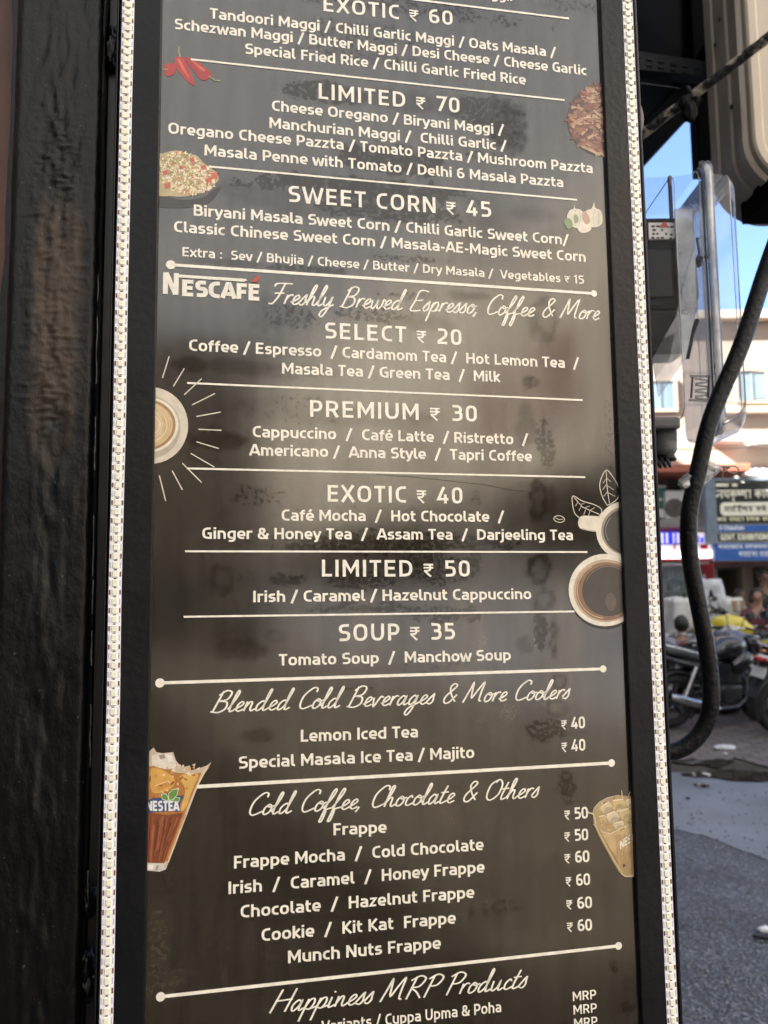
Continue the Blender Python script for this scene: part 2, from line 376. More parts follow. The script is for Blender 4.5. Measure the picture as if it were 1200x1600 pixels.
# panel with its dried water stains and dust film
def stain_mat():
    m = bpy.data.materials.new('laminated_print'); m.use_nodes = True; t = m.node_tree; b = t.nodes['Principled BSDF']; L = t.links.new
    at = t.nodes.new('ShaderNodeAttribute'); at.attribute_name = 'stain'
    sp_ = t.nodes.new('ShaderNodeSeparateColor'); L(at.outputs['Color'], sp_.inputs[0])
    tc = t.nodes.new('ShaderNodeTexCoord'); mp = t.nodes.new('ShaderNodeMapping'); mp.inputs['Scale'].default_value = (1, .12, 1); L(tc.outputs['Object'], mp.inputs[0])
    n = t.nodes.new('ShaderNodeTexNoise'); n.inputs['Scale'].default_value = 110; n.inputs['Detail'].default_value = 6; L(mp.outputs[0], n.inputs['Vector'])
    n2 = t.nodes.new('ShaderNodeTexNoise'); n2.inputs['Scale'].default_value = 260; n2.inputs['Detail'].default_value = 8; L(tc.outputs['Object'], n2.inputs['Vector'])
    n3 = t.nodes.new('ShaderNodeTexNoise'); n3.inputs['Scale'].default_value = 9; n3.inputs['Detail'].default_value = 5; L(tc.outputs['Object'], n3.inputs['Vector'])
    def math_(op, a, c, clamp=False):
        q = t.nodes.new('ShaderNodeMath'); q.operation = op; q.use_clamp = clamp
        for i, x in ((0, a), (1, c)):
            if hasattr(x, 'is_linked'): L(x, q.inputs[i])
            else: q.inputs[i].default_value = x
        return q.outputs[0]
    def lerp_(x, a0, a1, b0, b1):
        q = t.nodes.new('ShaderNodeMapRange'); q.inputs[1].default_value = a0; q.inputs[2].default_value = a1; q.inputs[3].default_value = b0; q.inputs[4].default_value = b1
        L(x, q.inputs[0]); return q.outputs[0]
    # dust film: vertical wipe streaks, soft patches, fine grain
    dust = math_('ADD', lerp_(n.outputs[0], .35, .7, .0, .034), lerp_(n3.outputs[0], .35, .65, .004, .03))
    dust = math_('ADD', dust, lerp_(n2.outputs[0], .45, .72, 0, .03))
    n4 = t.nodes.new('ShaderNodeTexNoise'); n4.inputs['Scale'].default_value = 420; n4.inputs['Detail'].default_value = 3; L(tc.outputs['Object'], n4.inputs['Vector'])
    dust = math_('ADD', dust, math_('MULTIPLY', sp_.outputs[1], lerp_(n2.outputs[0], .3, .7, .03, .26)))     # dried smears
    fl = math_('ADD', lerp_(n2.outputs[0], .25, .75, 0, 1), lerp_(n4.outputs[0], .3, .7, -.14, .14))
    spk = math_('MULTIPLY', math_('SUBTRACT', math_('MULTIPLY', sp_.outputs[2], 1.05), fl), 5., True)      # flakes where the film came off
    wet = math_('MULTIPLY', sp_.outputs[0], lerp_(n2.outputs[0], .3, .7, .5, .95), True)
    gone = math_('MAXIMUM', wet, math_('MULTIPLY', spk, .54))
    keep = math_('SUBTRACT', 1., gone, True)
    dust = math_('MULTIPLY', dust, keep, True)
    mx = t.nodes.new('ShaderNodeMix'); mx.data_type = 'RGBA'; L(dust, mx.inputs[0])
    mx.inputs[6].default_value = (.012, .0088, .0050, 1); mx.inputs[7].default_value = (.34, .29, .205, 1)
    L(mx.outputs[2], b.inputs['Base Color'])
    L(math_('ADD', .075, math_('MULTIPLY', keep, lerp_(n3.outputs[0], .3, .7, .02, .10))), b.inputs['Roughness']); b.inputs['IOR'].default_value = 1.62
    L(math_('ADD', .16, math_('MULTIPLY', keep, lerp_(n.outputs[0], .3, .7, .68, .80))), b.inputs['Specular IOR Level'])
    return m
STAINS = [  # px, py, rx, ry, strength, kind   kind: s speckled, f filled, r ring, b broad smear of dust
 (515, 145, 75, 17, .8, 's'), (790, 195, 30, 42, 1., 'f'), (745, 175, 40, 24, .8, 's'), (640, 160, 130, 16, .45, 'f'), (900, 10, 60, 10, .5, 's'),
 (560, 55, 120, 22, .5, 's'), (620, 10, 200, 14, .6, 's'), (560, 85, 110, 13, .5, 's'), (610, 250, 90, 24, .85, 's'), (560, 295, 170, 20, .85, 's'),
 (770, 240, 40, 18, .5, 's'), (610, 330, 120, 20, .75, 's'), (500, 315, 150, 24, .35, 'f'), (830, 335, 40, 12, .35, 'f'), (640, 405, 60, 7, .6, 's'),
 (480, 420, 70, 8, .7, 's'), (360, 410, 60, 6, .5, 'f'), (640, 462, 60, 7, .6, 's'), (590, 490, 60, 16, .6, 's'), (452, 495, 45, 22, .6, 's'),
 (430, 490, 40, 30, .35, 'f'), (730, 463, 34, 8, .6, 'f'), (850, 502, 22, 34, .55, 'r'), (660, 505, 50, 12, .4, 'f'),
 (300, 570, 32, 13, .8, 'f'), (370, 572, 60, 12, .55, 'f'), (450, 580, 90, 12, .35, 'f'), (345, 690, 48, 13, .75, 'f'), (330, 680, 22, 18, .5, 's'), (420, 640, 60, 20, .35, 'f'),
 (822, 665, 15, 32, .6, 'f'), (852, 690, 17, 42, .75, 's'), (828, 598, 14, 8, .8, 'f'), (952, 680, 8, 70, .5, 's'), (470, 640, 90, 26, .45, 's'), (560, 650, 120, 16, .35, 'f'),
 (840, 785, 16, 34, .85, 'r'), (862, 785, 9, 26, .5, 'f'), (742, 775, 10, 20, .5, 's'), (400, 775, 40, 18, .55, 's'),
 (560, 800, 200, 10, .35, 's'), (620, 848, 200, 20, .7, 's'), (560, 905, 60, 18, .7, 's'), (450, 905, 34, 12, .8, 's'), (690, 885, 70, 30, .6, 's'), (735, 870, 20, 35, .65, 's'),
 (580, 950, 80, 10, .75, 's'), (690, 960, 60, 14, .7, 's'), (735, 960, 16, 14, .8, 's'), (345, 905, 20, 28, .55, 'r'), (385, 905, 28, 14, .4, 's'),
 (843, 895, 18, 34, .9, 'r'), (850, 935, 16, 24, .7, 'r'), (845, 985, 12, 26, .85, 's'), (866, 1000, 8, 34, .8, 'r'), (820, 1005, 14, 14, .5, 'f'),
 (380, 1015, 44, 18, .8, 'f'), (430, 995, 16, 12, .6, 'r'), (380, 1000, 50, 30, .3, 'f'), (875, 1065, 14, 14, .8, 'r'), (870, 1108, 22, 14, .6, 'r'), (850, 1140, 36, 20, .7, 's'),
 (560, 1075, 30, 4, .7, 's'), (690, 1040, 80, 14, .4, 's'), (400, 1150, 24, 12, .8, 'f'), (886, 1232, 18, 26, .75, 's'), (780, 1418, 40, 12, .6, 's'), (735, 1424, 6, 8, .9, 'f'),
 (600, 1380, 240, 60, .3, 'f'), (820, 1400, 120, 60, .35, 'f'), (960, 1510, 14, 12, .7, 's'), (980, 1575, 12, 10, .8, 's'), (330, 1485, 4, 3, .9, 'f'),
 (255, 1485, 14, 14, .6, 'b'), (265, 1540, 30, 26, .45, 'b'), (250, 1470, 20, 60, .35, 'b'), (710, 1190, 16, 12, .3, 'b'), (705, 1275, 14, 20, .35, 'b'), (760, 1408, 14, 8, .4, 'b'),
 (790, 1112, 18, 14, .45, 'b'), (750, 1110, 12, 30, .3, 'b'), (755, 1004, 7, 9, .8, 'b'), (833, 1004, 8, 5, .8, 'b'), (560, 1364, 5, 4, .7, 'b'), (450, 1440, 120, 60, .15, 'b'),
 (380, 400, 160, 60, .16, 'b'), (800, 700, 120, 90, .2, 'b'), (700, 560, 200, 70, .14, 'b'), (860, 1100, 14, 10, .5, 'b'), (620, 1180, 200, 60, .10, 'b'), (300, 1250, 60, 140, .10, 'b')]
def build_panel():
    m = stain_mat(); nx, ny = 150, 520
    u0, u1, v0, v1 = uPl-.004, uPr+.004, VB+.01, VT-.01
    st = []
    for px, py, rx, ry, a, k in STAINS:
        c = sgn(px, py); ru = abs(sgn(px+rx, py).x-c.x); rv = abs(sgn(px, py+ry).y-c.y); st.append((c.x, c.y, ru, rv, a, k))
    vs, cols = [], []
    for j in range(ny+1):
        v = v0+(v1-v0)*j/ny
        row = [s for s in st if abs(s[1]-v) < s[3]*1.7]
        for i in range(nx+1):
            u = u0+(u1-u0)*i/nx; r_ = g_ = b_ = 0.
            if row:
                w = noise.noise((u*55, v*55, 3.1))*.45+noise.noise((u*160, v*160, 7))*.3
                sk_ = noise.noise((u*330, v*330, 1.7))*.6+noise.noise((u*120, v*120, 5))*.7
            for cu, cv, ru, rv, a, k in row:
                d = math.hypot((u-cu)/ru, (v-cv)/rv)+w
                if d > 1.25: continue
                e = max(0., min(1., (1.2-d)/.4))
                if k == 's': b_ = max(b_, a*e*(.95+.3*sk_)); r_ = max(r_, a*e*.22); continue
                if k == 'r': e *= max(.3, min(1., 1.25-abs(d-.8)*2.6))
                elif k == 'f': e *= .85+.3*sk_
                if k == 'b': g_ = max(g_, a*e*(.8+.5*sk_))
                else: r_ = max(r_, a*e)
            vs.append((u, v-VB, 0)); cols += [max(0, r_), max(0, g_), max(0, b_), 1]
    W = nx+1
    fs = [(j*W+i, j*W+i+1, (j+1)*W+i+1, (j+1)*W+i) for j in range(ny) for i in range(nx)]
    me = bpy.data.meshes.new('panel'); me.from_pydata(vs, [], fs); me.materials.append(m)
    at = me.color_attributes.new('stain', 'FLOAT_COLOR', 'POINT'); at.data.foreach_set('color', cols)
    o = bpy.data.objects.new('panel', me); C.objects.link(o); o.parent = board
build_panel()

# ---- lettering: a single-line alphabet given width
def ink_mat(name='printed_ink', rough=.3):
    m = bpy.data.materials.new(name); m.use_nodes = True; t = m.node_tree; b = t.nodes['Principled BSDF']; L = t.links.new
    at = t.nodes.new('ShaderNodeAttribute'); at.attribute_name = 'ink'
    tc = t.nodes.new('ShaderNodeTexCoord'); n = t.nodes.new('ShaderNodeTexNoise'); n.inputs['Scale'].default_value = 140; n.inputs['Detail'].default_value = 6
    L(tc.outputs['Object'], n.inputs['Vector'])
    mr = t.nodes.new('ShaderNodeMapRange'); mr.inputs[1].default_value = .3; mr.inputs[2].default_value = .7; mr.inputs[3].default_value = .86; mr.inputs[4].default_value = 1.06
    L(n.outputs[0], mr.inputs[0])
    mx = t.nodes.new('ShaderNodeMix'); mx.data_type = 'RGBA'; mx.blend_type = 'MULTIPLY'; mx.inputs[0].default_value = 1
    L(at.outputs['Color'], mx.inputs[6]); L(mr.outputs[0], mx.inputs[7]); L(mx.outputs[2], b.inputs['Base Color'])
    b.inputs['Roughness'].default_value = rough; b.inputs['IOR'].default_value = 1.6
    return m
m_ink = ink_mat()
CREAM = (.90, .86, .75)
def fil(pts, closed=False):
    out = []; n = len(pts)
    for i, p in enumerate(pts):
        r = p[2] if len(p) > 2 else 0
        if not r or (not closed and i in (0, n-1)): out.append(Vector((p[0], p[1]))); continue
        q = Vector(p[:2]); a = Vector(pts[i-1][:2]); b = Vector(pts[(i+1) % n][:2])
        ra = min(r, (a-q).length*.5 if (len(pts[i-1]) > 2) else (a-q).length*.98); rb = min(r, (b-q).length*.5 if len(pts[(i+1) % n]) > 2 else (b-q).length*.98)
        A = q+(a-q).normalized()*ra; B = q+(b-q).normalized()*rb
        for k in range(8):
            t = k/7; s = 1-t
            c1 = A.lerp(q, .68); c2 = B.lerp(q, .68)
            out.append(A*s**3+c1*3*s*s*t+c2*3*s*t*t+B*t**3)
    ded = []
    for q in out:
        if not ded or (q-ded[-1]).length > 1e-3: ded.append(q)
    if closed and (ded[0]-ded[-1]).length <= 1e-3: ded.pop()
    return ded
def ribbon(pts, w, closed=False, ends=None):
    n = len(pts); L_, R_ = [], []
    for i in range(n):
        a = pts[(i-1) % n] if (closed or i > 0) else None; b = pts[(i+1) % n] if (closed or i < n-1) else None
        d1 = (pts[i]-a).normalized() if a is not None else None; d2 = (b-pts[i]).normalized() if b is not None else None
        if d1 is None: d1 = d2
        if d2 is None: d2 = d1
        n1 = Vector((-d1.y, d1.x)); n2 = Vector((-d2.y, d2.x)); m_ = n1+n2
        if m_.length < 1e-4: m_ = n1.copy()
        m_.normalize(); k = min(1.8, 1/max(.3, m_.dot(n1)))
        ww = w/2*k*(ends(i/(n-1)) if ends else 1)
        L_.append(pts[i]+m_*ww); R_.append(pts[i]-m_*ww)
    vs = L_+R_; fs = [(i, (i+1) % n, (i+1) % n+n, i+n) for i in range(n if closed else n-1)]
    return vs, fs
T, B_ = .915, .085; X, Y_ = .655, .085; xm = .37
GL = {
 'A': (.76, [[(.05, 0), (.335, .93), (.425, .93), (.71, 0)], [(.17, .27), (.59, .27)]]),
 'B': (.72, [[(.14, B_), (.14, T), (.56, T, .22), (.56, .515, .22), (.14, .515)], [(.3, .515), (.61, .515, .22), (.61, B_, .22), (.055, B_)]]),
 'C': (.66, [[(.61, T), (.14, T, .36), (.14, B_, .36), (.61, B_)]]),
 'D': (.78, ['c', (.14, B_), (.14, T), (.65, T, .38), (.65, B_, .38)]),
 'E': (.66, [[(.6, T), (.14, T), (.14, B_), (.6, B_)], [(.2, .51), (.56, .51)]]),
 'F': (.6, [[(.57, T), (.14, T), (.14, 0)], [(.2, .48), (.52, .48)]]),
 'G': (.76, [[(.62, T), (.14, T, .36), (.14, B_, .36), (.63, B_), (.63, .48), (.42, .48)]]),
 'H': (.78, [[(.14, 0), (.14, 1)], [(.64, 0), (.64, 1)], [(.2, .51), (.6, .51)]]),
 'I': (.28, [[(.14, 0), (.14, 1)]]), 'J': (.5, [[(.04, B_), (.36, B_, .25), (.36, 1)]]),
 'K': (.7, [[(.14, 0), (.14, 1)], [(.62, 1.0), (.24, .5), (.65, 0)]]),
 'L': (.58, [[(.14, 1), (.14, B_), (.56, B_)]]),
 'M': (.92, [[(.13, 0), (.13, 1)], [(.79, 0), (.79, 1)], [(.14, .96), (.46, .3), (.78, .96)]]),
 'N': (.78, [[(.13, 0), (.13, 1)], [(.65, 0), (.65, 1)], [(.15, .97), (.63, .03)]]),
 'O': (.82, ['c', (.13, T, .36), (.69, T, .36), (.69, B_, .36), (.13, B_, .36)]),
 'P': (.68, [[(.14, 0), (.14, T), (.58, T, .26), (.58, .4, .26), (.18, .4)]]),
 'R': (.72, [[(.14, 0), (.14, T), (.58, T, .24), (.58, .44, .24), (.18, .44)], [(.4, .44), (.62, 0)]]),
 'S': (.66, [[(.57, T), (.13, T, .24), (.13, .51, .2), (.56, .51, .2), (.56, B_, .24), (.09, B_)]]),
 'T': (.64, [[(.03, T), (.61, T)], [(.32, T), (.32, 0)]]),
 'U': (.78, [[(.13, 1), (.13, B_, .36), (.65, B_, .36), (.65, 1)]]),
 'V': (.72, [[(.05, 1), (.325, .06), (.395, .06), (.67, 1)]]),
 'W': (1.06, [[(.05, 1), (.26, .06), (.32, .06), (.53, .9), (.74, .06), (.80, .06), (1.01, 1)]]),
 'X': (.72, [[(.06, 1), (.66, 0)], [(.64, 1), (.06, 0)]]),
 'Y': (.68, [[(.04, 1), (.34, .45), (.34, 0)], [(.64, 1), (.34, .45)]]),
 'a': (.62, [[(.1, X), (.5, X, .22), (.5, 0)], [(.46, .385), (.115, .385, .18), (.115, Y_, .18), (.46, Y_)]]),
 'b': (.64, [[(.13, 1), (.13, Y_), (.53, Y_, .28), (.53, X, .28), (.18, X)]]),
 'c': (.52, [[(.48, X), (.115, X, .28), (.115, Y_, .28), (.48, Y_)]]),
 'd': (.66, [[(.53, 1), (.53, Y_), (.115, Y_, .28), (.115, X, .28), (.5, X)]]),
 'e': (.62, [[(.16, .34), (.52, .34), (.52, X, .24), (.115, X, .28), (.115, Y_, .28), (.52, Y_)]]),
 'f': (.42, [[(.18, 0), (.18, T, .24), (.41, T)], [(.03, X), (.4, X)]]),
 'g': (.66, [[(.5, Y_), (.115, Y_, .28), (.115, X, .28), (.53, X), (.53, -.17, .24), (.13, -.17)]]),
 'h': (.66, [[(.13, 0), (.13, 1)], [(.18, X), (.53, X, .26), (.53, 0)]]),
 'i': (.26, [[(.13, 0), (.13, .74)], [(.13, .85), (.13, 1.02)]]),
 'j': (.28, [[(.15, .74), (.15, -.17, .2), (-.05, -.17)], [(.15, .85), (.15, 1.02)]]),
 'k': (.58, [[(.13, 0), (.13, 1)], [(.51, .74), (.2, .38), (.54, 0)]]),
 'l': (.34, [[(.13, 1), (.13, Y_, .18), (.32, Y_)]]),
 'm': (.96, [[(.13, 0), (.13, .74)], [(.18, X), (.48, X, .24), (.48, 0)], [(.53, X), (.83, X, .24), (.83, 0)]]),
 'n': (.66, [[(.13, 0), (.13, .74)], [(.18, X), (.53, X, .26), (.53, 0)]]),
 'o': (.66, ['c', (.115, X, .3), (.545, X, .3), (.545, Y_, .3), (.115, Y_, .3)]),
 'p': (.66, [[(.13, -.25), (.13, X), (.545, X, .28), (.545, Y_, .28), (.18, Y_)]]),
 'r': (.46, [[(.13, 0), (.13, .74)], [(.18, X-.04), (.24, X, .1), (.44, X)]]),
 's': (.54, [[(.47, X), (.12, X, .18), (.12, .375, .15), (.44, .375, .15), (.44, Y_, .18), (.07, Y_)]]),
 't': (.44, [[(.16, .95), (.16, Y_, .2), (.41, Y_)], [(.03, X), (.4, X)]]),
 'u': (.66, [[(.13, .74), (.13, Y_, .26), (.48, Y_)], [(.53, 0), (.53, .74)]]),
 'v': (.58, [[(.05, .74), (.255, .05), (.325, .05), (.53, .74)]]),
 'w': (.86, [[(.05, .74), (.21, .05), (.27, .05), (.43, .66), (.59, .05), (.65, .05), (.81, .74)]]),
 'x': (.58, [[(.05, .74), (.53, 0)], [(.53, .74), (.05, 0)]]),
 'y': (.58, [[(.05, .74), (.29, .05)], [(.54, .74), (.25, -.17, .1), (.1, -.17)]]),
 'z': (.56, [[(.07, X), (.46, X), (.09, Y_), (.49, Y_)]]),
 '0': (.66, ['c', (.12, T, .3), (.54, T, .3), (.54, B_, .3), (.12, B_, .3)]),
 '1': (.42, [[(.04, .78), (.24, .93), (.24, 0)]]),
 '2': (.64, [[(.08, T), (.51, T, .24), (.51, .5, .2), (.12, .2, .05), (.12, B_), (.57, B_)]]),
 '3': (.64, [[(.08, T), (.5, T, .24), (.5, .53, .18), (.2, .53)], [(.3, .53), (.53, .53, .18), (.53, B_, .24), (.07, B_)]]),
 '4': (.7, [[(.4, 1), (.1, .26), (.64, .26)], [(.47, .55), (.47, 0)]]),
 '5': (.64, [[(.53, T), (.14, T), (.14, .56), (.53, .56, .24), (.53, B_, .24), (.08, B_)]]),
 '6': (.66, [[(.5, T), (.12, T, .34), (.12, B_, .28), (.54, B_, .28), (.54, .54, .26), (.14, .54)]]),
 '7': (.6, [[(.05, T), (.53, T), (.2, 0)]]),
 '&': (.8, [[(.74, .5), (.62, B_+.1, .1), (.52, B_, .1), (.11, B_, .24), (.11, .5, .2), (.3, .53)], [(.72, .02), (.2, .62), (.16, T, .2), (.48, T, .2), (.48, .58, .16), (.2, .5)]]),
 '/': (.5, [[(.06, -.14), (.44, 1.06)]]), '-': (.4, [[(.06, .37), (.34, .37)]]), ':': (.28, [[(.14, 0), (.14, .17)], [(.14, .52), (.14, .69)]]),
 ',': (.26, [[(.14, .14), (.07, -.16)]]), '.': (.24, [[(.12, 0), (.12, .17)]]), ' ': (.30, []),
 '~': (.7, [[(.06, .78), (.6, .78)], [(.06, .58), (.6, .58)], [(.06, .78), (.44, .78, .2), (.44, .38, .2), (.08, .38)], [(.12, .38), (.46, 0)]]),   # rupee sign
}
GL['é'] = (.62, GL['e'][1] + [[(.27, .8), (.42, 1.04)]])
SCR = {
 'e': (.30, [[(0, .1), (.16, .22), (.25, .36), (.18, .46), (.08, .34), (.07, .1), (.17, 0), (.32, .1)]]),
 'r': (.27, [[(.06, .46), (.05, 0)], [(.05, .2), (.12, .4), (.2, .47), (.28, .42)]]),
 's': (.27, [[(0, .1), (.12, .38), (.19, .5), (.2, .34), (.22, .14), (.14, 0), (.02, .05)]]),
 'h': (.40, [[(0, .1), (.14, .6), (.18, .92), (.13, 1.0), (.08, .8), (.05, 0)], [(.06, .2), (.15, .42), (.24, .4), (.25, .1), (.31, 0), (.42, .1)]]),
 'l': (.22, [[(0, .1), (.13, .6), (.17, .92), (.11, 1.0), (.07, .7), (.06, .1), (.12, 0), (.24, .1)]]),
 'y': (.42, [[(.03, .45), (.05, .1), (.15, .02), (.25, .2), (.3, .45), (.27, -.1), (.17, -.5), (.05, -.45), (.1, -.2), (.44, .1)]]),
 'w': (.50, [[(.02, .42), (.05, .08), (.13, .0), (.22, .2), (.24, .42), (.26, .1), (.34, 0), (.43, .15), (.45, .45), (.54, .38)]]),
 'd': (.46, [[(.29, .36), (.2, .46), (.07, .3), (.06, .07), (.14, 0), (.27, .2), (.33, .6), (.37, .95), (.32, 1.0), (.29, .6), (.3, .08), (.36, 0), (.48, .1)]]),
 'p': (.38, [[(.08, .46), (.05, 0), (.02, -.5)], [(.05, .1), (.14, .42), (.26, .45), (.3, .25), (.22, .02), (.1, .04)], [(.22, .02), (.4, .1)]]),
 'o': (.34, [[(.16, .46), (.06, .3), (.06, .07), (.15, 0), (.27, .12), (.28, .36), (.17, .46), (.16, .36), (.26, .34), (.38, .4)]]),
 'c': (.30, [[(.25, .36), (.18, .46), (.07, .3), (.07, .07), (.17, 0), (.34, .12)]]),
 'f': (.30, [[(0, .1), (.18, .6), (.24, .92), (.18, 1.0), (.11, .7), (.05, -.2), (.03, -.5), (.11, -.48), (.13, -.1), (.12, .05), (.32, .12)]]),
 't': (.27, [[(.15, .85), (.06, .2), (.1, 0), (.28, .1)], [(-.02, .52), (.26, .54)]]),
 'n': (.40, [[(.06, .46), (.05, 0)], [(.06, .15), (.15, .42), (.24, .4), (.25, .1), (.31, 0), (.42, .1)]]),
 'a': (.42, [[(.28, .36), (.18, .46), (.06, .28), (.06, .06), (.14, 0), (.25, .18), (.3, .44), (.28, .1), (.33, 0), (.44, .1)]]),
 'i': (.22, [[(.06, .45), (.05, .08), (.1, 0), (.24, .1)], [(.09, .64), (.10, .7)]]),
 'u': (.43, [[(.04, .45), (.05, .08), (.12, 0), (.24, .15), (.29, .45), (.28, .08), (.34, 0), (.45, .1)]]),
 'v': (.36, [[(.02, .42), (.09, .02), (.14, .02), (.26, .45), (.38, .4)]]),
 'g': (.42, [[(.28, .36), (.18, .46), (.06, .28), (.06, .06), (.14, 0), (.25, .18), (.3, .44), (.26, -.15), (.15, -.5), (.04, -.42), (.12, -.15), (.44, .1)]]),
 'F': (.62, [[(.08, .82), (.14, .98), (.7, 1.0)], [(.42, .99), (.36, .4), (.24, .02), (.08, .0)], [(.16, .5), (.52, .53)]]),
 'B': (.60, [[(.2, 1), (.1, 0)], [(.1, .8), (.3, 1.02), (.5, .92), (.44, .6), (.2, .52), (.46, .46), (.5, .16), (.3, -.02), (.02, .03)]]),
 'E': (.56, [[(.58, .98), (.22, 1), (.16, .5), (.1, .0), (.5, .03)], [(.16, .5), (.46, .54)]]),
 'C': (.52, [[(.52, .8), (.5, .98), (.34, 1.0), (.12, .65), (.1, .2), (.24, 0), (.54, .16)]]),
 'M': (.78, [[(.02, 0), (.12, .6), (.18, 1.0), (.22, .7), (.3, .22), (.44, .62), (.6, 1.0), (.6, .5), (.62, .1), (.72, .04)]]),
 'O': (.62, [[(.35, 1), (.12, .75), (.1, .2), (.28, 0), (.52, .25), (.56, .75), (.4, 1.0), (.28, .86)]]),
 'H': (.66, [[(.18, 1), (.06, 0)], [(.62, 1), (.52, 0)], [(.08, .5), (.62, .54)]]),
 'R': (.60, [[(.2, 1), (.1, 0)], [(.04, .84), (.3, 1.02), (.52, .88), (.4, .55), (.16, .5), (.36, .3), (.56, 0)]]),
 'P': (.50, [[(.2, 1), (.1, 0)], [(.04, .84), (.3, 1.02), (.52, .86), (.4, .54), (.16, .5)]]),
 '&': (.60, [[(.56, .06), (.34, .4), (.2, .78), (.3, .98), (.42, .84), (.14, .36), (.14, .06), (.32, .02), (.54, .42)]]),
 ',': (.18, [[(.09, .08), (.02, -.16)]]), ' ': (.26, []),
}
def layout(s, font, wt, track=0., slant=0., thin=.1):
    x = 0; out = []
    for ch in s:
        adv, strokes = font[ch]
        k = .93 if ch == '~' else 1.
        if strokes and strokes[0] == 'c': strokes = [('c', strokes[1:])]
        for j, st in enumerate(strokes):
            cl = isinstance(st, tuple) and st[0] == 'c'
            pts = st[1] if cl else st
            if font is SCR:
                q = [Vector((p[0], p[1])) for p in pts]
                if len(q) > 2: q = [v.to_2d() for v in catmull([v.to_3d() for v in q], 5)]
            else: q = fil(pts, cl)
            q = [Vector((x+(p.x*k+slant*p.y*k), p.y*k)) for p in q]
            vs, fs = ribbon(q, thin if ch == '~' else wt, cl)
            out.append((vs, fs, j))
        x += adv*k+track
    return out
def put_text(mb, s, x0, y0, x1, y1, cap, wt=.17, font=None, track=.02, slant=0., col=CREAM, z=.00032, mat=None, place=None):
    font = font or GL; rib = layout(s, font, wt, track, slant)
    lo = min(v.x for r in rib for v in r[0]); hi = max(v.x for r in rib for v in r[0])
    a = sgn(x0, y0); b = sgn(x1, y1); h = (sgn((x0+x1)/2, (y0+y1)/2-cap).y-sgn((x0+x1)/2, (y0+y1)/2).y)
    for vs, fs, j in rib:
        pts = []
        for v in vs:
            t = (v.x-lo)/(hi-lo); u = a.x+(b.x-a.x)*t; w = a.y+(b.y-a.y)*t+v.y*h
            pts.append(bl(u, w, z+j*.00002))
        mb.add(pts, fs, mat or m_ink, col)
def line(s, x0, y0, x1, y1, cap, name='menu_line', **k):
    mb = MB(); mb.keep = True; put_text(mb, s, x0, y0, x1, y1, cap, **k); return mb.build(name, board, local=True)
HEAD = dict(wt=.155, track=.09, name='section_heading')
SCRI = dict(font=SCR, wt=.066, track=0., slant=.3, name='script_heading')
line('Maggi.', 738, -5, 800, 2, 16)
line('EXOTIC ~ 60', 505.5, 17.5, 707, 40, 22.5, **HEAD)
line('Tandoori Maggi / Chilli Garlic Maggi / Oats Masala /', 328, 29, 869, 90, 15.8)
line('Schezwan Maggi / Butter Maggi / Desi Cheese / Cheese Garlic', 273, 45.5, 916, 118, 15.8)
line('Special Fried Rice / Chilli Garlic Fried Rice', 383, 84, 821.5, 132.5, 15.8)
line('LIMITED ~ 70', 498, 154.5, 718, 177, 24, **HEAD)
line('Cheese Oregano / Biryani Maggi /', 425, 173, 788, 211, 16)
line('Manchurian Maggi /  Chilli Garlic /', 421, 200, 792, 236, 16)
line('Oregano Cheese Pazzta / Tomato Pazzta / Mushroom Pazzta', 263, 208.5, 926, 271, 16.3)
line('Masala Penne with Tomato / Delhi 6 Masala Pazzta', 319.5, 243, 880, 293, 16.3)
line('SWEET CORN ~ 45', 451, 315.6, 767.5, 340, 25, **HEAD)
line('Biryani Masala Sweet Corn / Chilli Garlic Sweet Corn/', 302.6, 337, 889, 383, 16.5)
line('Classic Chinese Sweet Corn / Masala-AE-Magic Sweet Corn', 272, 362.5, 915, 409.5, 16.5)
line('Extra :  Sev / Bhujia / Cheese / Butter / Dry Masala /  Vegetables ~ 15', 285, 400.5, 912.6, 444, 13.8, wt=.16)
line('Freshly Brewed Espresso, Coffee & More', 419, 474, 938, 500, 31, **SCRI)
line('SELECT ~ 20', 508, 529, 721, 539.5, 25, **HEAD)
line('Coffee / Espresso  / Cardamom Tea /  Hot Lemon Tea  /', 295.5, 548, 905, 576, 17)
line('Masala Tea / Green Tea  /  Milk', 440.6, 584, 782, 597, 17)
line('PREMIUM ~ 30', 484.5, 651, 745, 659, 25.5, **HEAD)
line('Cappuccino  /  Café Latte  / Ristretto  /', 395, 683, 825.6, 695, 17)
line('Americano /  Anna Style  /  Tapri Coffee', 389, 711.5, 831, 721, 17)
line('EXOTIC ~ 40', 512, 784, 722.5, 787, 26, **HEAD)
line('Café Mocha  /  Hot Chocolate  /', 440, 813.5, 788, 815.5, 17)
line('Ginger & Honey Tea  /  Assam Tea  /  Darjeeling Tea', 316, 842, 895, 844, 17)
line('LIMITED ~ 50', 503, 901, 734, 901, 26, **HEAD)
line('Irish / Caramel / Hazelnut Cappuccino', 395.6, 941, 830, 936, 17.3)
line('SOUP ~ 35', 529.5, 1002, 711, 999, 26.5, **HEAD)
line('Tomato Soup  /  Manchow Soup', 435.7, 1040, 798, 1031.5, 17.5)
line('Blended Cold Beverages & More Coolers', 328, 1113, 892, 1091, 31, **SCRI)
line('Lemon Iced Tea', 470, 1159, 653, 1152, 18.5)
line('Special Masala Ice Tea / Majito', 373, 1201, 741, 1184, 18.5)
for x0, x1, y, s in ((877, 914, 1139, '40'), (877.5, 914.5, 1174, '40'), (882, 918.6, 1280, '50'), (882, 919, 1314, '50'), (882, 921, 1348, '60'), (884, 922, 1384, '60'), (885, 925, 1420, '60'), (886, 925, 1455, '60')):
    line('~ '+s, x0, y+1, x1, y-1.5, 18.5, name='price', track=.0)
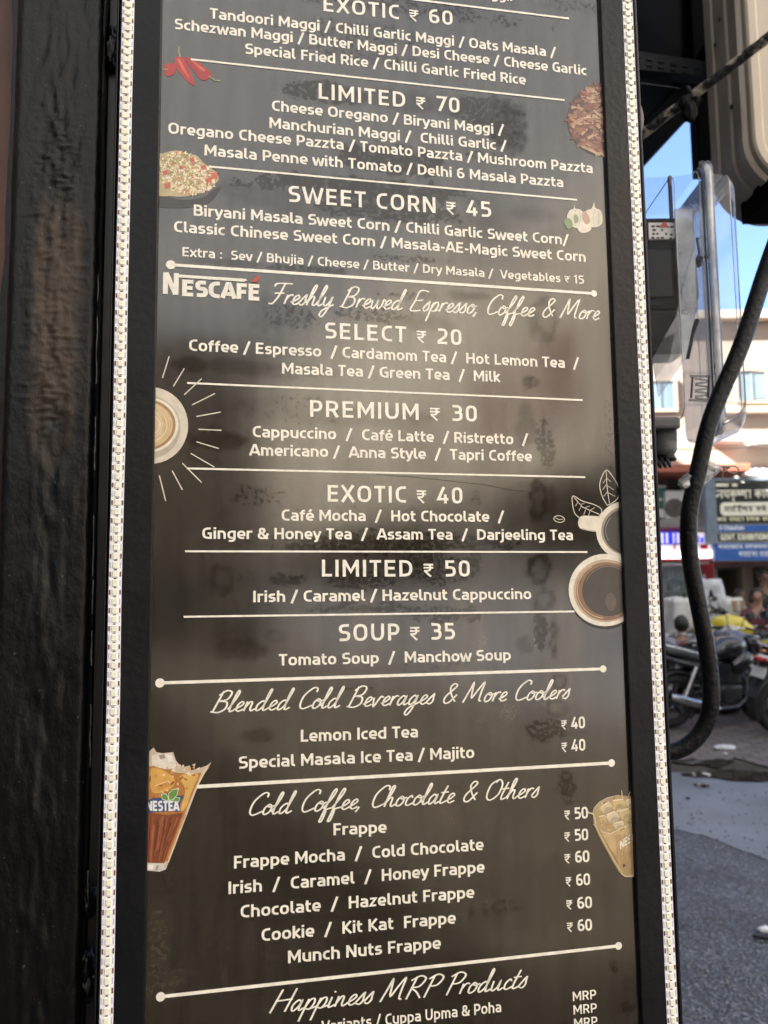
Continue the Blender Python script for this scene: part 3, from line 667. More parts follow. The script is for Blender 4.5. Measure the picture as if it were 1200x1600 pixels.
line('Cold Coffee, Chocolate & Others', 389, 1274, 844, 1245, 32, **SCRI)
line('Frappe', 521, 1305, 604, 1301, 18.5)
line('Frappe Mocha  /  Cold Chocolate', 365.6, 1357, 755.5, 1328, 19)
line('Irish  /  Caramel  /  Honey Frappe', 357, 1397, 757, 1363, 19)
line('Chocolate  /  Hazelnut Frappe', 376, 1434, 741, 1402.5, 19)
line('Cookie  /  Kit Kat  Frappe', 408.7, 1470.5, 712, 1442.6, 19)
line('Munch Nuts Frappe', 450, 1505, 688.7, 1482, 19.3)
line('Happiness MRP Products', 420, 1583, 825.6, 1542, 34, **SCRI)
line('Variants / Cuppa Upma & Poha', 502, 1613, 783, 1581, 17.5, wt=.155)
for x0, y in ((895, 1562), (896, 1583), (897, 1604)):
    line('MRP', x0, y+2, x0+36.5, y-2, 14.5, name='price', wt=.15)
def rule(a, b, w, dots=(0, 0), name='divider'):
    mb = MB(); mb.keep = True; p, q = sgn(*a), sgn(*b)
    sc = abs(sgn(a[0], a[1]-10).y-p.y)/10; k = w*sc/2
    mb.add([bl(p.x, p.y-k, .0005), bl(q.x, q.y-k, .0005), bl(q.x, q.y+k, .0005), bl(p.x, p.y+k, .0005)], [(0, 1, 2, 3)], m_ink, CREAM)
    for c, r in ((p, dots[0]), (q, dots[1])):
        if r: mb.add([bl(c.x+r*sc*math.cos(t*.2618), c.y+r*sc*math.sin(t*.2618), .00055) for t in range(24)], [list(range(24))], m_ink, CREAM)
    mb.build(name, board, local=True)
for a, b in (((560, -11), (889, 29.5)), ((298, 93), (882, 157)), ((326, 260.6), (901, 312.6)), ((292.5, 598.6), (910, 625.4)), ((292, 732), (914, 745.6)), ((289, 861.4), (917.5, 862.6)), ((287, 963.7), (899, 955.3))):
    rule(a, b, 3)
rule((267, 414), (927.6, 459), 4.6, (7, 5.6)); rule((250, 1067), (942, 1045), 5, (7.2, 6.2))
rule((307.5, 1229), (955, 1192), 5.6, (0, 6.6)); rule((251, 1557), (966, 1477.5), 5.6, (7.4, 6.8))
# ---- printed pictures
def ink_poly(mb, px, col, z, curve=False):
    if curve:
        n = len(px); q = []
        for i in range(n):
            q += [(v.x, v.y) for v in catmull([(*px[(i+j) % n], 0) for j in (-1, 0, 1, 2)], 5)[5:10]]
        px = q
    ps = [sp(x, y, z) for x, y in px]
    mb.add(ps, [tuple(t) for t in tessellate_polygon([ps])], m_ink, col)
def ink_line(mb, px, w, col, z, closed=False):
    q = [sgn(*p) for p in px]; vs, fs = ribbon(q, w*.00052, closed)
    mb.add([bl(v.x, v.y, z) for v in vs], fs, m_ink, col)
def ell_px(cx, cy, rx, ry, a0=0, a1=360, n=40, rot=0):
    out = []
    for i in range(n+(a1-a0 < 360)):
        t = R(a0+(a1-a0)*i/n); x, y = rx*math.cos(t), ry*math.sin(t); c, s = math.cos(R(rot)), math.sin(R(rot))
        out.append((cx+x*c-y*s, cy+x*s+y*c))
    return out
def cr(ox, oy, pts): return [(ox+x/2.6667, oy+y/2.6667) for x, y in pts]
def pic(name, mb): mb.keep = True; return mb.build(name, board, local=True)
# brand lettering in the fourth block
mb = MB(); W1 = (.84, .80, .70)
put_text(mb, 'N', 254.5, 459.5, 279, 461.5, 34, wt=.24, col=W1, z=.0007); put_text(mb, 'ESCAFE', 284.5, 462, 405, 469.5, 24, wt=.25, track=.04, col=W1, z=.0007)
ink_poly(mb, [(276, 429.2), (384, 436.2), (386, 438.5), (381, 440.8), (276, 433.8)], W1, .0008)
ink_poly(mb, [(393, 441.5), (396, 436), (404, 430.5), (404.5, 434), (402, 441.5)], (.55, .05, .04), .0009)
pic('brand_lettering', mb)
# chillies
mb = MB(); RD = (.42, .035, .03); RL = (.62, .12, .09)
ink_poly(mb, cr(150, 0, [(328, 245), (345, 236), (365, 245), (380, 270), (395, 300), (411, 348), (403, 356), (375, 335), (350, 305), (332, 280)]), RD, .0003, True)
ink_poly(mb, cr(150, 0, [(368, 243), (390, 239), (425, 258), (462, 287), (481, 303), (478, 322), (452, 336), (428, 325), (402, 290), (378, 262)]), (.36, .03, .03), .00034, True)
ink_poly(mb, cr(150, 0, [(283, 275), (308, 263), (330, 272), (334, 292), (325, 310), (300, 319), (284, 306)]), RD, .00032, True)
ink_poly(mb, cr(150, 0, [(340, 250), (350, 248), (372, 290), (390, 325), (383, 322), (355, 285)]), RL, .0004, True)
ink_poly(mb, cr(150, 0, [(395, 250), (420, 264), (455, 292), (445, 298), (410, 268)]), RL, .0004, True)
GS = (.30, .30, .16)
ink_line(mb, cr(150, 0, [(347, 194), (345, 215), (350, 238)]), 2.6, GS, .00045); ink_line(mb, cr(150, 0, [(470, 318), (495, 336), (520, 339)]), 2.2, GS, .00045); ink_line(mb, cr(150, 0, [(277, 290), (300, 290)]), 2.4, GS, .00045)
pic('chilli_print', mb)
# plate of fried rice
mb = MB()
ink_poly(mb, [(240, 303), (280, 312), (315, 309), (340, 293), (343, 297), (325, 318), (290, 325), (240, 322)], (.05, .045, .04), .00028, True)
ink_poly(mb, cr(150, 0, [(240, 650), (280, 640), (330, 628), (380, 640), (420, 650), (450, 680), (490, 710), (512, 745), (490, 770), (440, 800), (380, 818), (320, 818), (240, 800)]), (.50, .41, .23), .0003, True)
for i in range(760):
    t = random.uniform(0, 6.283); q = math.sqrt(random.random()); x = 292+47*q*math.cos(t); y = 271+33*q*math.sin(t)+ (x-292)*.12
    if y < 238+max(0, (x-292))*.72 and x > 296: continue
    a = random.uniform(0, 3.14); l = random.uniform(1.8, 4.2); w = random.uniform(.9, 1.6); c = random.choice([(.86, .79, .55), (.76, .66, .40), (.90, .85, .66), (.60, .16, .08), (.62, .44, .2), (.34, .36, .15), (.82, .72, .48), (.88, .82, .6), (.40, .26, .1)])
    dx, dy = math.cos(a)*l, math.sin(a)*l; ex, ey = -math.sin(a)*w, math.cos(a)*w
    ink_poly(mb, [(x-dx, y-dy), (x+ex, y+ey), (x+dx, y+dy), (x-ex, y-ey)], c, .00032+i*4e-7)
for x, y, s in ((334, 275, 6), (326, 283, 5), (300, 250, 4), (262, 290, 5), (318, 262, 4), (282, 262, 3.5), (258, 270, 4)):
    ink_poly(mb, [(x-s, y-s*.6), (x+s*.8, y-s), (x+s, y+s*.7), (x-s*.6, y+s)], (.55, .12, .08), .0006)
pic('rice_plate_print', mb)
# pasta
mb = MB()
ink_poly(mb, ell_px(946, 187, 60, 58), (.05, .018, .012), .0003)
for i in range(190):
    t = random.uniform(1.57, 4.71); q = math.sqrt(random.random()); x = 948+58*q*math.cos(t); y = 187+55*q*math.sin(t)
    a = random.uniform(-.8, .8); l = random.uniform(5, 10); w = random.uniform(1.5, 2.6); dx, dy = math.cos(a)*l, math.sin(a)*l; ex, ey = -math.sin(a)*w, math.cos(a)*w
    c = random.choice([(.26, .13, .07), (.16, .05, .03), (.36, .21, .12), (.14, .03, .022), (.22, .09, .05), (.10, .025, .018), (.44, .30, .18)])
    ink_poly(mb, [(x-dx-ex, y-dy-ey), (x-dx+ex, y-dy+ey), (x+dx+ex, y+dy+ey), (x+dx-ex, y+dy-ey)], c, .00032+i*9e-7)
    ink_poly(mb, [(x-dx+ex*.4, y-dy+ey*.4), (x-dx+ex, y-dy+ey), (x+dx+ex, y+dy+ey), (x+dx+ex*.4, y+dy+ey*.4)], tuple(k*1.35 for k in c), .00033+i*9e-7)
pic('pasta_print', mb)
# garlic
mb = MB(); GC = (.70, .66, .54)
ink_poly(mb, [(886, 337), (890, 329), (896, 326), (896, 320), (899, 326), (907, 328), (912, 336), (912, 352), (903, 357), (892, 353), (886, 345)], GC, .0003, True)
ink_poly(mb, [(912, 336), (916, 329), (924, 326), (928, 317), (930, 325), (938, 329), (941, 338), (940, 350), (931, 355), (919, 354), (912, 346)], GC, .00033, True)
ink_poly(mb, [(902, 352), (912, 346), (922, 350), (923, 359), (914, 364), (905, 362)], (.76, .70, .58), .00036, True)
ink_poly(mb, [(909, 334), (915, 331), (922, 345), (916, 351), (911, 345)], (.50, .33, .24), .0004, True)
ink_poly(mb, [(881, 346), (886, 341), (893, 345), (894, 355), (886, 357)], (.20, .27, .13), .0004, True)
ink_poly(mb, [(896, 338), (901, 336), (904, 345), (898, 349)], (.25, .32, .17), .00042, True)
for q in ([(899, 328), (896, 340), (898, 352)], [(905, 329), (907, 342), (904, 354)], [(929, 327), (926, 340), (928, 353)], [(934, 329), (936, 341), (934, 352)]): ink_line(mb, q, 1.3, (.52, .46, .36), .00046)
pic('garlic_print', mb)
# coffee cup seen from above on the left edge, with its rays
mb = MB()
ink_poly(mb, ell_px(235, 665, 59, 60), (.66, .60, .49), .0003); ink_poly(mb, ell_px(230, 668, 52, 50), (.48, .42, .33), .00034); ink_poly(mb, ell_px(228, 664, 51, 44), (.80, .74, .62), .00038)
ink_poly(mb, ell_px(228, 664, 46.5, 40), (.36, .22, .10), .00042); ink_poly(mb, ell_px(227, 664, 43, 36), (.66, .50, .29), .00046); ink_poly(mb, ell_px(222, 660, 35, 26, rot=20), (.75, .62, .42), .0005)
for k in range(9):
    ink_line(mb, ell_px(226, 664, 18+k*2.8, 13+k*2.6, -70+k*7, 60+k*3, 16), 1.1, random.choice([(.55, .36, .16), (.78, .66, .46), (.6, .42, .22)]), .00054+k*1e-6)
for a, b in (((264.4, 557), (254, 591)), ((288, 576), (271, 604)), ((315, 592), (288, 617)), ((336, 615), (300, 633)), ((345, 644), (307, 651)), ((346, 672.5), (310, 671)), ((342, 701), (307, 690.5)), ((335, 730), (298, 708.5)), ((315, 754), (285, 724)), ((285, 765.5), (269, 735.5)), ((259, 783), (249, 743))):
    ink_line(mb, [a, b], 1.7, (.72, .68, .56), .0006)
pic('coffee_cup_print', mb)
# two cups and leaves on the right edge
def leaf(mb, px, mid, veins):
    ink_line(mb, [(v.x, v.y) for v in catmull([(*p, 0) for p in px], 5)], 1.5, (.66, .62, .52), .0004)
    ink_line(mb, mid, 1.3, (.66, .62, .52), .00042)
    for a, b in veins: ink_line(mb, [a, b], 1, (.60, .56, .47), .00044)
mb = MB()
leaf(mb, cr(550, 560, [(948, 665), (925, 640), (918, 575), (960, 595), (1010, 610), (1040, 632), (1020, 662), (948, 665)]), cr(550, 560, [(925, 580), (960, 620), (1030, 650)]),
     [tuple(cr(550, 560, q)) for q in ([(940, 600), (930, 615)], [(955, 615), (945, 635)], [(972, 630), (965, 652)], [(990, 637), (985, 658)], [(950, 608), (968, 605)], [(970, 622), (990, 615)], [(990, 634), (1010, 622)])])
leaf(mb, cr(550, 560, [(1062, 612), (1040, 570), (1032, 520), (1058, 466), (1090, 500), (1110, 540), (1108, 580), (1080, 605), (1062, 612)]), cr(550, 560, [(1058, 470), (1062, 540), (1072, 605)]),
     [tuple(cr(550, 560, q)) for q in ([(1060, 500), (1045, 520)], [(1060, 525), (1043, 548)], [(1064, 555), (1048, 575)], [(1062, 500), (1078, 515)], [(1062, 530), (1090, 548)], [(1066, 560), (1095, 575)])])
pic('leaf_print', mb)
mb = MB(); ink_line(mb, ell_px(873.5, 811, 8.5, 5, rot=8), 1.2, (.66, .62, .52), .0004, True); ink_line(mb, [(867, 809), (874, 812), (880, 811)], 1, (.6, .56, .47), .00043); pic('coffee_bean_print', mb)
mb = MB()
ink_poly(mb, [(904, 812), (908, 806.5), (918, 806), (936, 809), (936, 830), (918, 829), (907, 826), (903, 819)], (.72, .66, .54), .00046, True)
ink_line(mb, [(908, 826), (920, 829), (934, 831)], 2, (.46, .40, .31), .00048)
ink_poly(mb, ell_px(977, 829, 46, 46), (.74, .68, .57), .0005); ink_poly(mb, ell_px(978, 829, 39, 38), (.30, .26, .20), .00052); ink_poly(mb, ell_px(979, 830, 36.5, 35.5), (.045, .040, .036), .00054)
ink_line(mb, ell_px(979, 829, 33, 31, 150, 220, 12), 1.6, (.2, .18, .16), .00057)
pic('coffee_cup_print', mb)
mb = MB()
ink_poly(mb, ell_px(946, 929, 56, 54), (.018, .015, .013), .00056)
ink_poly(mb, ell_px(945, 922, 57, 56.5), (.77, .72, .61), .0006); ink_poly(mb, ell_px(946, 923, 50.5, 49), (.50, .37, .25), .00062); ink_poly(mb, ell_px(947, 924, 47.5, 45.5), (.24, .135, .075), .00064)
ink_poly(mb, ell_px(950, 923, 41, 40), (.060, .048, .038), .00066); ink_line(mb, ell_px(946, 923, 44.5, 43, 95, 240, 30), 1.8, (.52, .36, .23), .00068); ink_line(mb, ell_px(950, 921, 37, 36, 200, 330, 26), 1.1, (.22, .18, .14), .0007)
ink_poly(mb, [(945, 936), (951, 926), (960, 930), (962, 946), (955, 955), (947, 948)], (.11, .085, .065), .0007, True);
pic('black_coffee_print', mb)
# iced tea glass
mb = MB(); c_ = lambda pts: cr(150, 1100, pts)
ink_poly(mb, c_([(205, 195), (222, 198), (240, 180), (252, 200), (275, 205), (322, 200), (333, 235), (345, 250), (362, 263), (390, 256), (396, 276), (430, 268), (462, 256), (480, 242), (468, 268), (450, 292), (436, 315), (420, 350), (400, 405), (380, 458), (345, 545), (318, 615), (292, 688), (265, 698), (205, 690)]), (.62, .50, .38), .0003)
ink_poly(mb, c_([(205, 262), (260, 255), (330, 285), (395, 292), (440, 285), (415, 345), (392, 400), (372, 450), (340, 530), (300, 655), (205, 655)]), (.45, .19, .05), .00034)
ink_poly(mb, c_([(205, 450), (300, 462), (362, 452), (335, 530), (305, 600), (285, 662), (205, 662)]), (.23, .065, .025), .00038)
ink_poly(mb, c_([(232, 268), (290, 280), (330, 320), (300, 360), (240, 370), (225, 330)]), (.68, .38, .10), .0004, True)
ink_poly(mb, c_([(350, 300), (425, 290), (400, 360), (375, 430), (352, 440), (372, 360)]), (.70, .43, .12), .0004, True)
ink_poly(mb, c_([(232, 215), (262, 205), (315, 205), (332, 240), (330, 268), (290, 272), (250, 262), (232, 250)]), (.76, .68, .58), .00042)
ink_poly(mb, c_([(262, 212), (285, 208), (290, 225), (268, 230)]), (.32, .27, .23), .00044); ink_poly(mb, c_([(296, 212), (315, 212), (322, 236), (302, 244)]), (.88, .84, .78), .00044)
ink_poly(mb, c_([(250, 335), (300, 318), (318, 336), (262, 362)]), (.60, .30, .08), .00044); ink_line(mb, c_([(248, 340), (300, 320), (318, 338)]), 1.4, (.84, .62, .34), .00046)
ink_poly(mb, c_([(205, 660), (285, 665), (292, 688), (265, 698), (205, 692)]), (.66, .60, .54), .00044); ink_poly(mb, c_([(215, 668), (240, 670), (238, 690), (215, 688)]), (.86, .83, .79), .00046); ink_poly(mb, c_([(252, 672), (262, 672), (256, 692), (248, 690)]), (.34, .28, .24), .00046)
for a, b, k in (((372, 462), (300, 640), (.58, .30, .14)), ((300, 470), (262, 650), (.30, .10, .04)), ((340, 470), (280, 640), (.36, .13, .06)), ((235, 470), (228, 650), (.29, .09, .035)), ((418, 350), (300, 660), (.76, .62, .48)), ((465, 258), (420, 345), (.82, .66, .42))):
    ink_line(mb, c_([a, b]), 2.2, k, .00048)
for k in range(26):
    x = random.uniform(225, 430); y = random.uniform(250, 300)+abs(x-330)*.02; ink_poly(mb, c_([(x, y), (x+random.uniform(6, 16), y-6), (x+10, y+random.uniform(4, 10))]), random.choice([(.8, .66, .46), (.66, .40, .16), (.86, .78, .64), (.52, .26, .09)]), .00047+k*1e-6)
for k in range(46):
    x = random.uniform(206, 335); w_ = random.uniform(.8, 2.4); q = random.random(); y1 = random.uniform(560, 655); x1 = x-(x-205)*.38*(y1-460)/195
    ink_line(mb, c_([(x, random.uniform(455, 520)), (x1, y1)]), w_, (.12+.26*q, .025+.10*q, .01+.045*q), .000482+k*4e-7)
for k in range(40):
    x = random.uniform(210, 400); y = random.uniform(290, 440)
    if x > 420-(y-290)*.33: continue
    a = random.uniform(0, 3); l = random.uniform(6, 24); q = random.random()
    ink_poly(mb, c_([(x, y), (x+l*math.cos(a), y+l*math.sin(a)), (x+l*.7*math.cos(a)+5, y+l*.7*math.sin(a)+8), (x+3, y+7)]), random.choice([(.30, .10, .025), (.55, .26, .06), (.74, .46, .14), (.40, .15, .035), (.82, .62, .30)]), .000482+k*4e-7)
ink_poly(mb, c_([(205, 402), (240, 392), (290, 388), (330, 382), (368, 380), (352, 412), (349, 448), (300, 446), (250, 450), (205, 455)]), (.035, .075, .20), .0005)
put_text(mb, 'NESTEA', 228.5, 1266.5, 281, 1266.5, 15, wt=.24, track=.03, slant=-.05, col=(.82, .82, .80), z=.0006)
for lf in ([(300, 404), (276, 395), (273, 375), (290, 374), (302, 388)], [(305, 402), (302, 374), (318, 356), (344, 352), (338, 378), (322, 396)], [(318, 405), (330, 388), (350, 390), (344, 408)]):
    ink_poly(mb, c_(lf), (.13, .32, .06), .0006, True); ink_line(mb, c_(lf+lf[:1]), 1, (.72, .76, .62), .00063)
pic('iced_tea_print', mb)
# cold coffee glass
mb = MB(); c_ = lambda pts: cr(550, 1100, pts)
ink_poly(mb, c_([(1002, 452), (1008, 432), (1030, 408), (1062, 390), (1110, 380), (1150, 384), (1190, 376), (1190, 716), (1160, 722), (1135, 720), (1112, 700), (1088, 660), (1055, 600), (1028, 550), (1008, 505)]), (.47, .32, .15), .0003)
ink_poly(mb, c_([(1008, 500), (1030, 540), (1072, 540), (1130, 510), (1190, 470), (1190, 640), (1150, 670), (1110, 640), (1060, 590)]), (.56, .40, .21), .00034)
ink_poly(mb, c_([(1085, 640), (1190, 600), (1190, 716), (1160, 722), (1130, 716)]), (.42, .28, .13), .00036)
ink_poly(mb, c_([(1012, 450), (1022, 425), (1060, 400), (1110, 390), (1190, 388), (1190, 470), (1140, 505), (1090, 532), (1050, 528), (1020, 500)]), (.46, .33, .16), .00038)
for k in range(46):
    x = random.uniform(1030, 1170); y = random.uniform(400, 510); l = random.uniform(8, 22); a = random.uniform(-.9, .3)
    ink_poly(mb, c_([(x, y), (x+l*math.cos(a), y+l*math.sin(a)), (x+l*.6*math.cos(a)-4, y+l*.6*math.sin(a)+random.uniform(4, 12))]), random.choice([(.80, .72, .52), (.50, .36, .16), (.38, .25, .10), (.70, .58, .36), (.84, .78, .62)]), .0004+k*1e-6)
for k in range(60):
    x = random.uniform(1025, 1175); y = random.uniform(395, 525); a = random.uniform(-1.2, 1.2); l = random.uniform(6, 20)
    if y > 500 and x < 1050: continue
    ink_poly(mb, c_([(x, y), (x+l*math.cos(a), y+l*math.sin(a)), (x+l*.5*math.cos(a)+3, y+l*.5*math.sin(a)+6)]), random.choice([(.22, .13, .05), (.34, .22, .09), (.86, .80, .66), (.70, .56, .32), (.28, .17, .06)]), .00045+k*5e-7)
for k in range(26):
    x = random.uniform(1095, 1175); q = random.uniform(.8, 1.1); ink_line(mb, c_([(x, 548+abs(x-1075)*-.1), (x+(1120-x)*.25, random.uniform(600, 690))]), random.uniform(1, 3), (.50*q, .345*q, .165*q), .00041+k*5e-7)
ink_line(mb, c_([(1002, 452), (1008, 432), (1030, 408), (1062, 390), (1110, 380)]), 1.3, (.55, .50, .42), .0005); ink_line(mb, c_([(1005, 500), (1040, 532), (1075, 540), (1140, 508)]), 1.2, (.75, .66, .48), .0005)
ink_line(mb, c_([(982, 450), (1004, 458), (1012, 480), (1014, 500)]), 2, (.70, .62, .46), .00052); ink_line(mb, c_([(1122, 360), (1126, 395)]), 1.6, (.6, .52, .38), .00052); ink_line(mb, c_([(1158, 365), (1148, 390)]), 1.6, (.6, .52, .38), .00052)
put_text(mb, 'NESCAF', 968.5, 1326.5, 1003, 1304, 12.5, wt=.2, track=.03, col=(.84, .80, .70), z=.00058)
ink_poly(mb, c_([(1126, 668), (1134, 664), (1138, 672), (1130, 682)]), (.10, .05, .02), .0005); ink_line(mb, c_([(1120, 705), (1140, 718), (1170, 715)]), 2, (.66, .54, .36), .0005)
for q, k in (([(1035, 430), (1068, 408), (1082, 432), (1050, 456)], (.80, .70, .46)), ([(1085, 402), (1128, 396), (1136, 428), (1096, 436)], (.70, .54, .26)), ([(1060, 462), (1096, 446), (1112, 476), (1076, 494)], (.84, .76, .56)),
             ([(1112, 446), (1150, 434), (1166, 466), (1128, 482)], (.76, .62, .34)), ([(1028, 468), (1050, 464), (1060, 500), (1040, 500)], (.66, .50, .24)), ([(1140, 400), (1172, 396), (1174, 426), (1148, 428)], (.86, .79, .60)), ([(1090, 496), (1126, 488), (1130, 508), (1100, 520)], (.80, .70, .48))):
    k = tuple(a*.55+b*.45 for a, b in zip(k, (.46, .33, .16))); ink_poly(mb, c_(q), k, .00062, True); ink_line(mb, c_([q[0], q[1]]), 1.2, (.86, .80, .64), .00066)
    ink_poly(mb, c_([q[2], q[3], ((q[0][0]+q[2][0])/2, (q[0][1]+q[2][1])/2)]), tuple(v*.72 for v in k), .00065, True)
ink_line(mb, c_([(1014, 505), (1040, 560), (1100, 668), (1122, 702)]), 2.2, (.66, .52, .32), .00066); ink_line(mb, c_([(1022, 510), (1052, 566), (1110, 666)]), 1.4, (.34, .22, .09), .00066); ink_line(mb, c_([(1160, 545), (1166, 700)]), 3, (.36, .23, .10), .00066)
pic('iced_coffee_print', mb)
mb = MB(); ink_line(mb, [(588, 741.5), (640, 745), (700, 751), (760, 758), (800, 766), (822, 768)], 1.0, (.008, .007, .006), .00026); pic('scratch', mb)
# ---- LED strips
m_pcb = M('white_circuit_tape', (.90, .90, .93), .4, var=.05, scale=30)
m_led = M('yellow_phosphor', (.87, .86, .70), .35, var=.08, scale=60)
m_brown = M('brown_resistor', (.16, .07, .06), .5, var=.3, scale=90)
m_pad = M('blue_grey_print', (.50, .53, .66), .5, var=.2, scale=90)
m_blk = M('black_print', (.03, .03, .03), .5)
PITCH = .00715
dio = MB(); dio.box((-.0020, -.0024, 0), (.0020, .0024, .0012), m_led, .0003, seg=1)
me_dio = None
for uc, hw in (((uLs+uLi)/2, (uLi-uLs)/2), ((uRi+uRs)/2, (uRs-uRi)/2)):
    s = MB(); z0 = ft
    n = int((VT-VB-.02)/PITCH)
    wob = lambda v: .0007*noise.noise((v*9, uc*40, 0))
    vs = []
    for i in range(n*2+1):
        v = VB+.01+i*PITCH/2
        for k in (-1, 1): vs.append(bl(uc+wob(v)+k*hw, v, z0+.0004))
        for k in (1, -1): vs.append(bl(uc+wob(v)+k*hw, v, z0))
    s.loft([vs[i*4:i*4+4] for i in range(n*2+1)], m_pcb, smooth=False)
    spots = []
    for i in range(n):
        v = VB+.01+(i+.5)*PITCH; u = uc+wob(v); spots.append((u, v))
        s.box(bl(u-.0010, v+PITCH/2-.00032, z0+.0004), bl(u+.0010, v+PITCH/2+.00032, z0+.0008), m_blk)
        if i % 2 == 0:
            for k in (-1, 1): s.box(bl(u+k*hw*.80-.00055, v-.0019, z0+.0004), bl(u+k*hw*.80+.00055, v+.0019, z0+.0009), m_brown)
        else:
            for k in (-1, 1): s.box(bl(u+k*hw*.80-.0007, v-.0024, z0+.0004), bl(u+k*hw*.80+.0003, v+.0024, z0+.00052), m_pad)
    strip = s.build('led_strip', board, local=True)
    vis = sorted(spots, key=lambda p: abs(p[1]-(sgn(600, 1000).y)))
    rest = MB()
    for j, (u, v) in enumerate(vis):
        if j < 100:
            if me_dio is None:
                d = dio.build('diode', strip, local=True); me_dio = d.data
            else:
                d = bpy.data.objects.new('diode', me_dio); C.objects.link(d); d.parent = strip
            d.location = bl(u, v, z0+.0004)
        else: rest.box(bl(u-.0024, v-.0024, z0+.0004), bl(u+.0024, v+.0024, z0+.0016), m_led)
    r_ = rest.build('diodes', strip, local=True); r_['kind'] = 'stuff'
# ------------------------------------------------------------------ beside and behind the board
def BW(u, v_z, off):                                  # board axes -> place; v_z is a height above the ground
    p = P0 + S*u + N*off; return Vector((p.x, p.y, v_z))
def pu(px, py, off): return sgn(px, py, off).x
m_wall = M('brown_painted_wall', (.13, .062, .045), .6, var=.25, scale=6, bump=.15, bscale=30)
m_stall = M('black_sheet_metal', (.02, .02, .022), .4, var=.3, scale=5)
def slab(mb, u0, u1, z0, z1, o0, o1, mat, bev=0):     # box along the board's axes
    m = Matrix(((S.x, -N.x, 0, P0.x), (S.y, -N.y, 0, P0.y), (S.z, -N.z, 1, 0), (0, 0, 0, 1)))
    mb.box((u0, -o0, z0), (u1, -o1, z1), mat, bev, mtx=m)
s = MB(); slab(s, -1.3, uFl-.012, .0, 2.7, -.062, -.16, m_wall)
wall = solo('stall_wall', 'brown painted wall strip at the far left edge, behind the black post', 'wall', s)
s = MB(); slab(s, uFl, uRs-.06, .0, 2.6, -.17, -1.1, m_stall)
solo('stall_cabinet', 'black sheet metal cabinet standing directly behind the menu board', 'cabinet', s)
# the post: lumpy painted timber
def post_mat():
    m = bpy.data.materials.new('black_gloss_paint'); m.use_nodes = True; t = m.node_tree; b = t.nodes['Principled BSDF']; L = t.links.new
    at = t.nodes.new('ShaderNodeAttribute'); at.attribute_name = 'brown_patch'
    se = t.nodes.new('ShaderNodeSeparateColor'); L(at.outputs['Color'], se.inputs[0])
    tc = t.nodes.new('ShaderNodeTexCoord'); mp = t.nodes.new('ShaderNodeMapping'); mp.inputs['Scale'].default_value = (1, 1, .6); L(tc.outputs['Object'], mp.inputs[0])
    n = t.nodes.new('ShaderNodeTexNoise'); n.inputs['Scale'].default_value = 120; n.inputs['Detail'].default_value = 7; L(mp.outputs[0], n.inputs['Vector'])
    n2 = t.nodes.new('ShaderNodeTexNoise'); n2.inputs['Scale'].default_value = 400; n2.inputs['Detail'].default_value = 3; L(tc.outputs['Object'], n2.inputs['Vector'])
    cp = t.nodes.new('ShaderNodeValToRGB'); cp.color_ramp.elements[0].position = .70; cp.color_ramp.elements[1].position = .74; L(n2.outputs[0], cp.inputs[0])
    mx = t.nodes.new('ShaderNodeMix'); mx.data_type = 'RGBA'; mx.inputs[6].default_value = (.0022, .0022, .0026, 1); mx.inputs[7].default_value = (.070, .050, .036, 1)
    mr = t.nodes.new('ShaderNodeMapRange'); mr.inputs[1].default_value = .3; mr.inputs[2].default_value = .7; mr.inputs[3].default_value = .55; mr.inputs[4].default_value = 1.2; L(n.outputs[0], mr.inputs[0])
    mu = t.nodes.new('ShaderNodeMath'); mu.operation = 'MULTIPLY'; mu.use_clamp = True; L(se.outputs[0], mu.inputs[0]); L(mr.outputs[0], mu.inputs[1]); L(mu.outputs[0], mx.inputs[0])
    m3 = t.nodes.new('ShaderNodeMix'); m3.data_type = 'RGBA'; m3.inputs[7].default_value = (.16, .16, .16, 1); L(mx.outputs[2], m3.inputs[6])
    q = t.nodes.new('ShaderNodeMath'); q.operation = 'MULTIPLY'; q.inputs[1].default_value = .5; L(cp.outputs[0], q.inputs[0]); L(q.outputs[0], m3.inputs[0])
    L(m3.outputs[2], b.inputs['Base Color']); b.inputs['Coat Weight'].default_value = .5; b.inputs['Coat Roughness'].default_value = .2; b.inputs['Coat IOR'].default_value = 1.32
    rr = t.nodes.new('ShaderNodeMapRange'); rr.inputs[3].default_value = .42; rr.inputs[4].default_value = .6; L(mu.outputs[0], rr.inputs[0]); L(rr.outputs[0], b.inputs['Roughness']); b.inputs['Specular IOR Level'].default_value = .18
    bp = t.nodes.new('ShaderNodeBump'); bp.inputs['Strength'].default_value = .4; bp.inputs['Distance'].default_value = .003; nf = t.nodes.new('ShaderNodeTexNoise'); nf.inputs['Scale'].default_value = 330; nf.inputs['Detail'].default_value = 4; L(tc.outputs['Object'], nf.inputs['Vector']); sm = t.nodes.new('ShaderNodeMath'); sm.operation = 'MULTIPLY_ADD'; sm.inputs[1].default_value = .16; L(nf.outputs[0], sm.inputs[0]); L(n.outputs[0], sm.inputs[2]); L(sm.outputs[0], bp.inputs['Height']); L(bp.outputs[0], b.inputs['Normal']); L(bp.outputs[0], b.inputs['Coat Normal'])
    return m
m_post = post_mat()
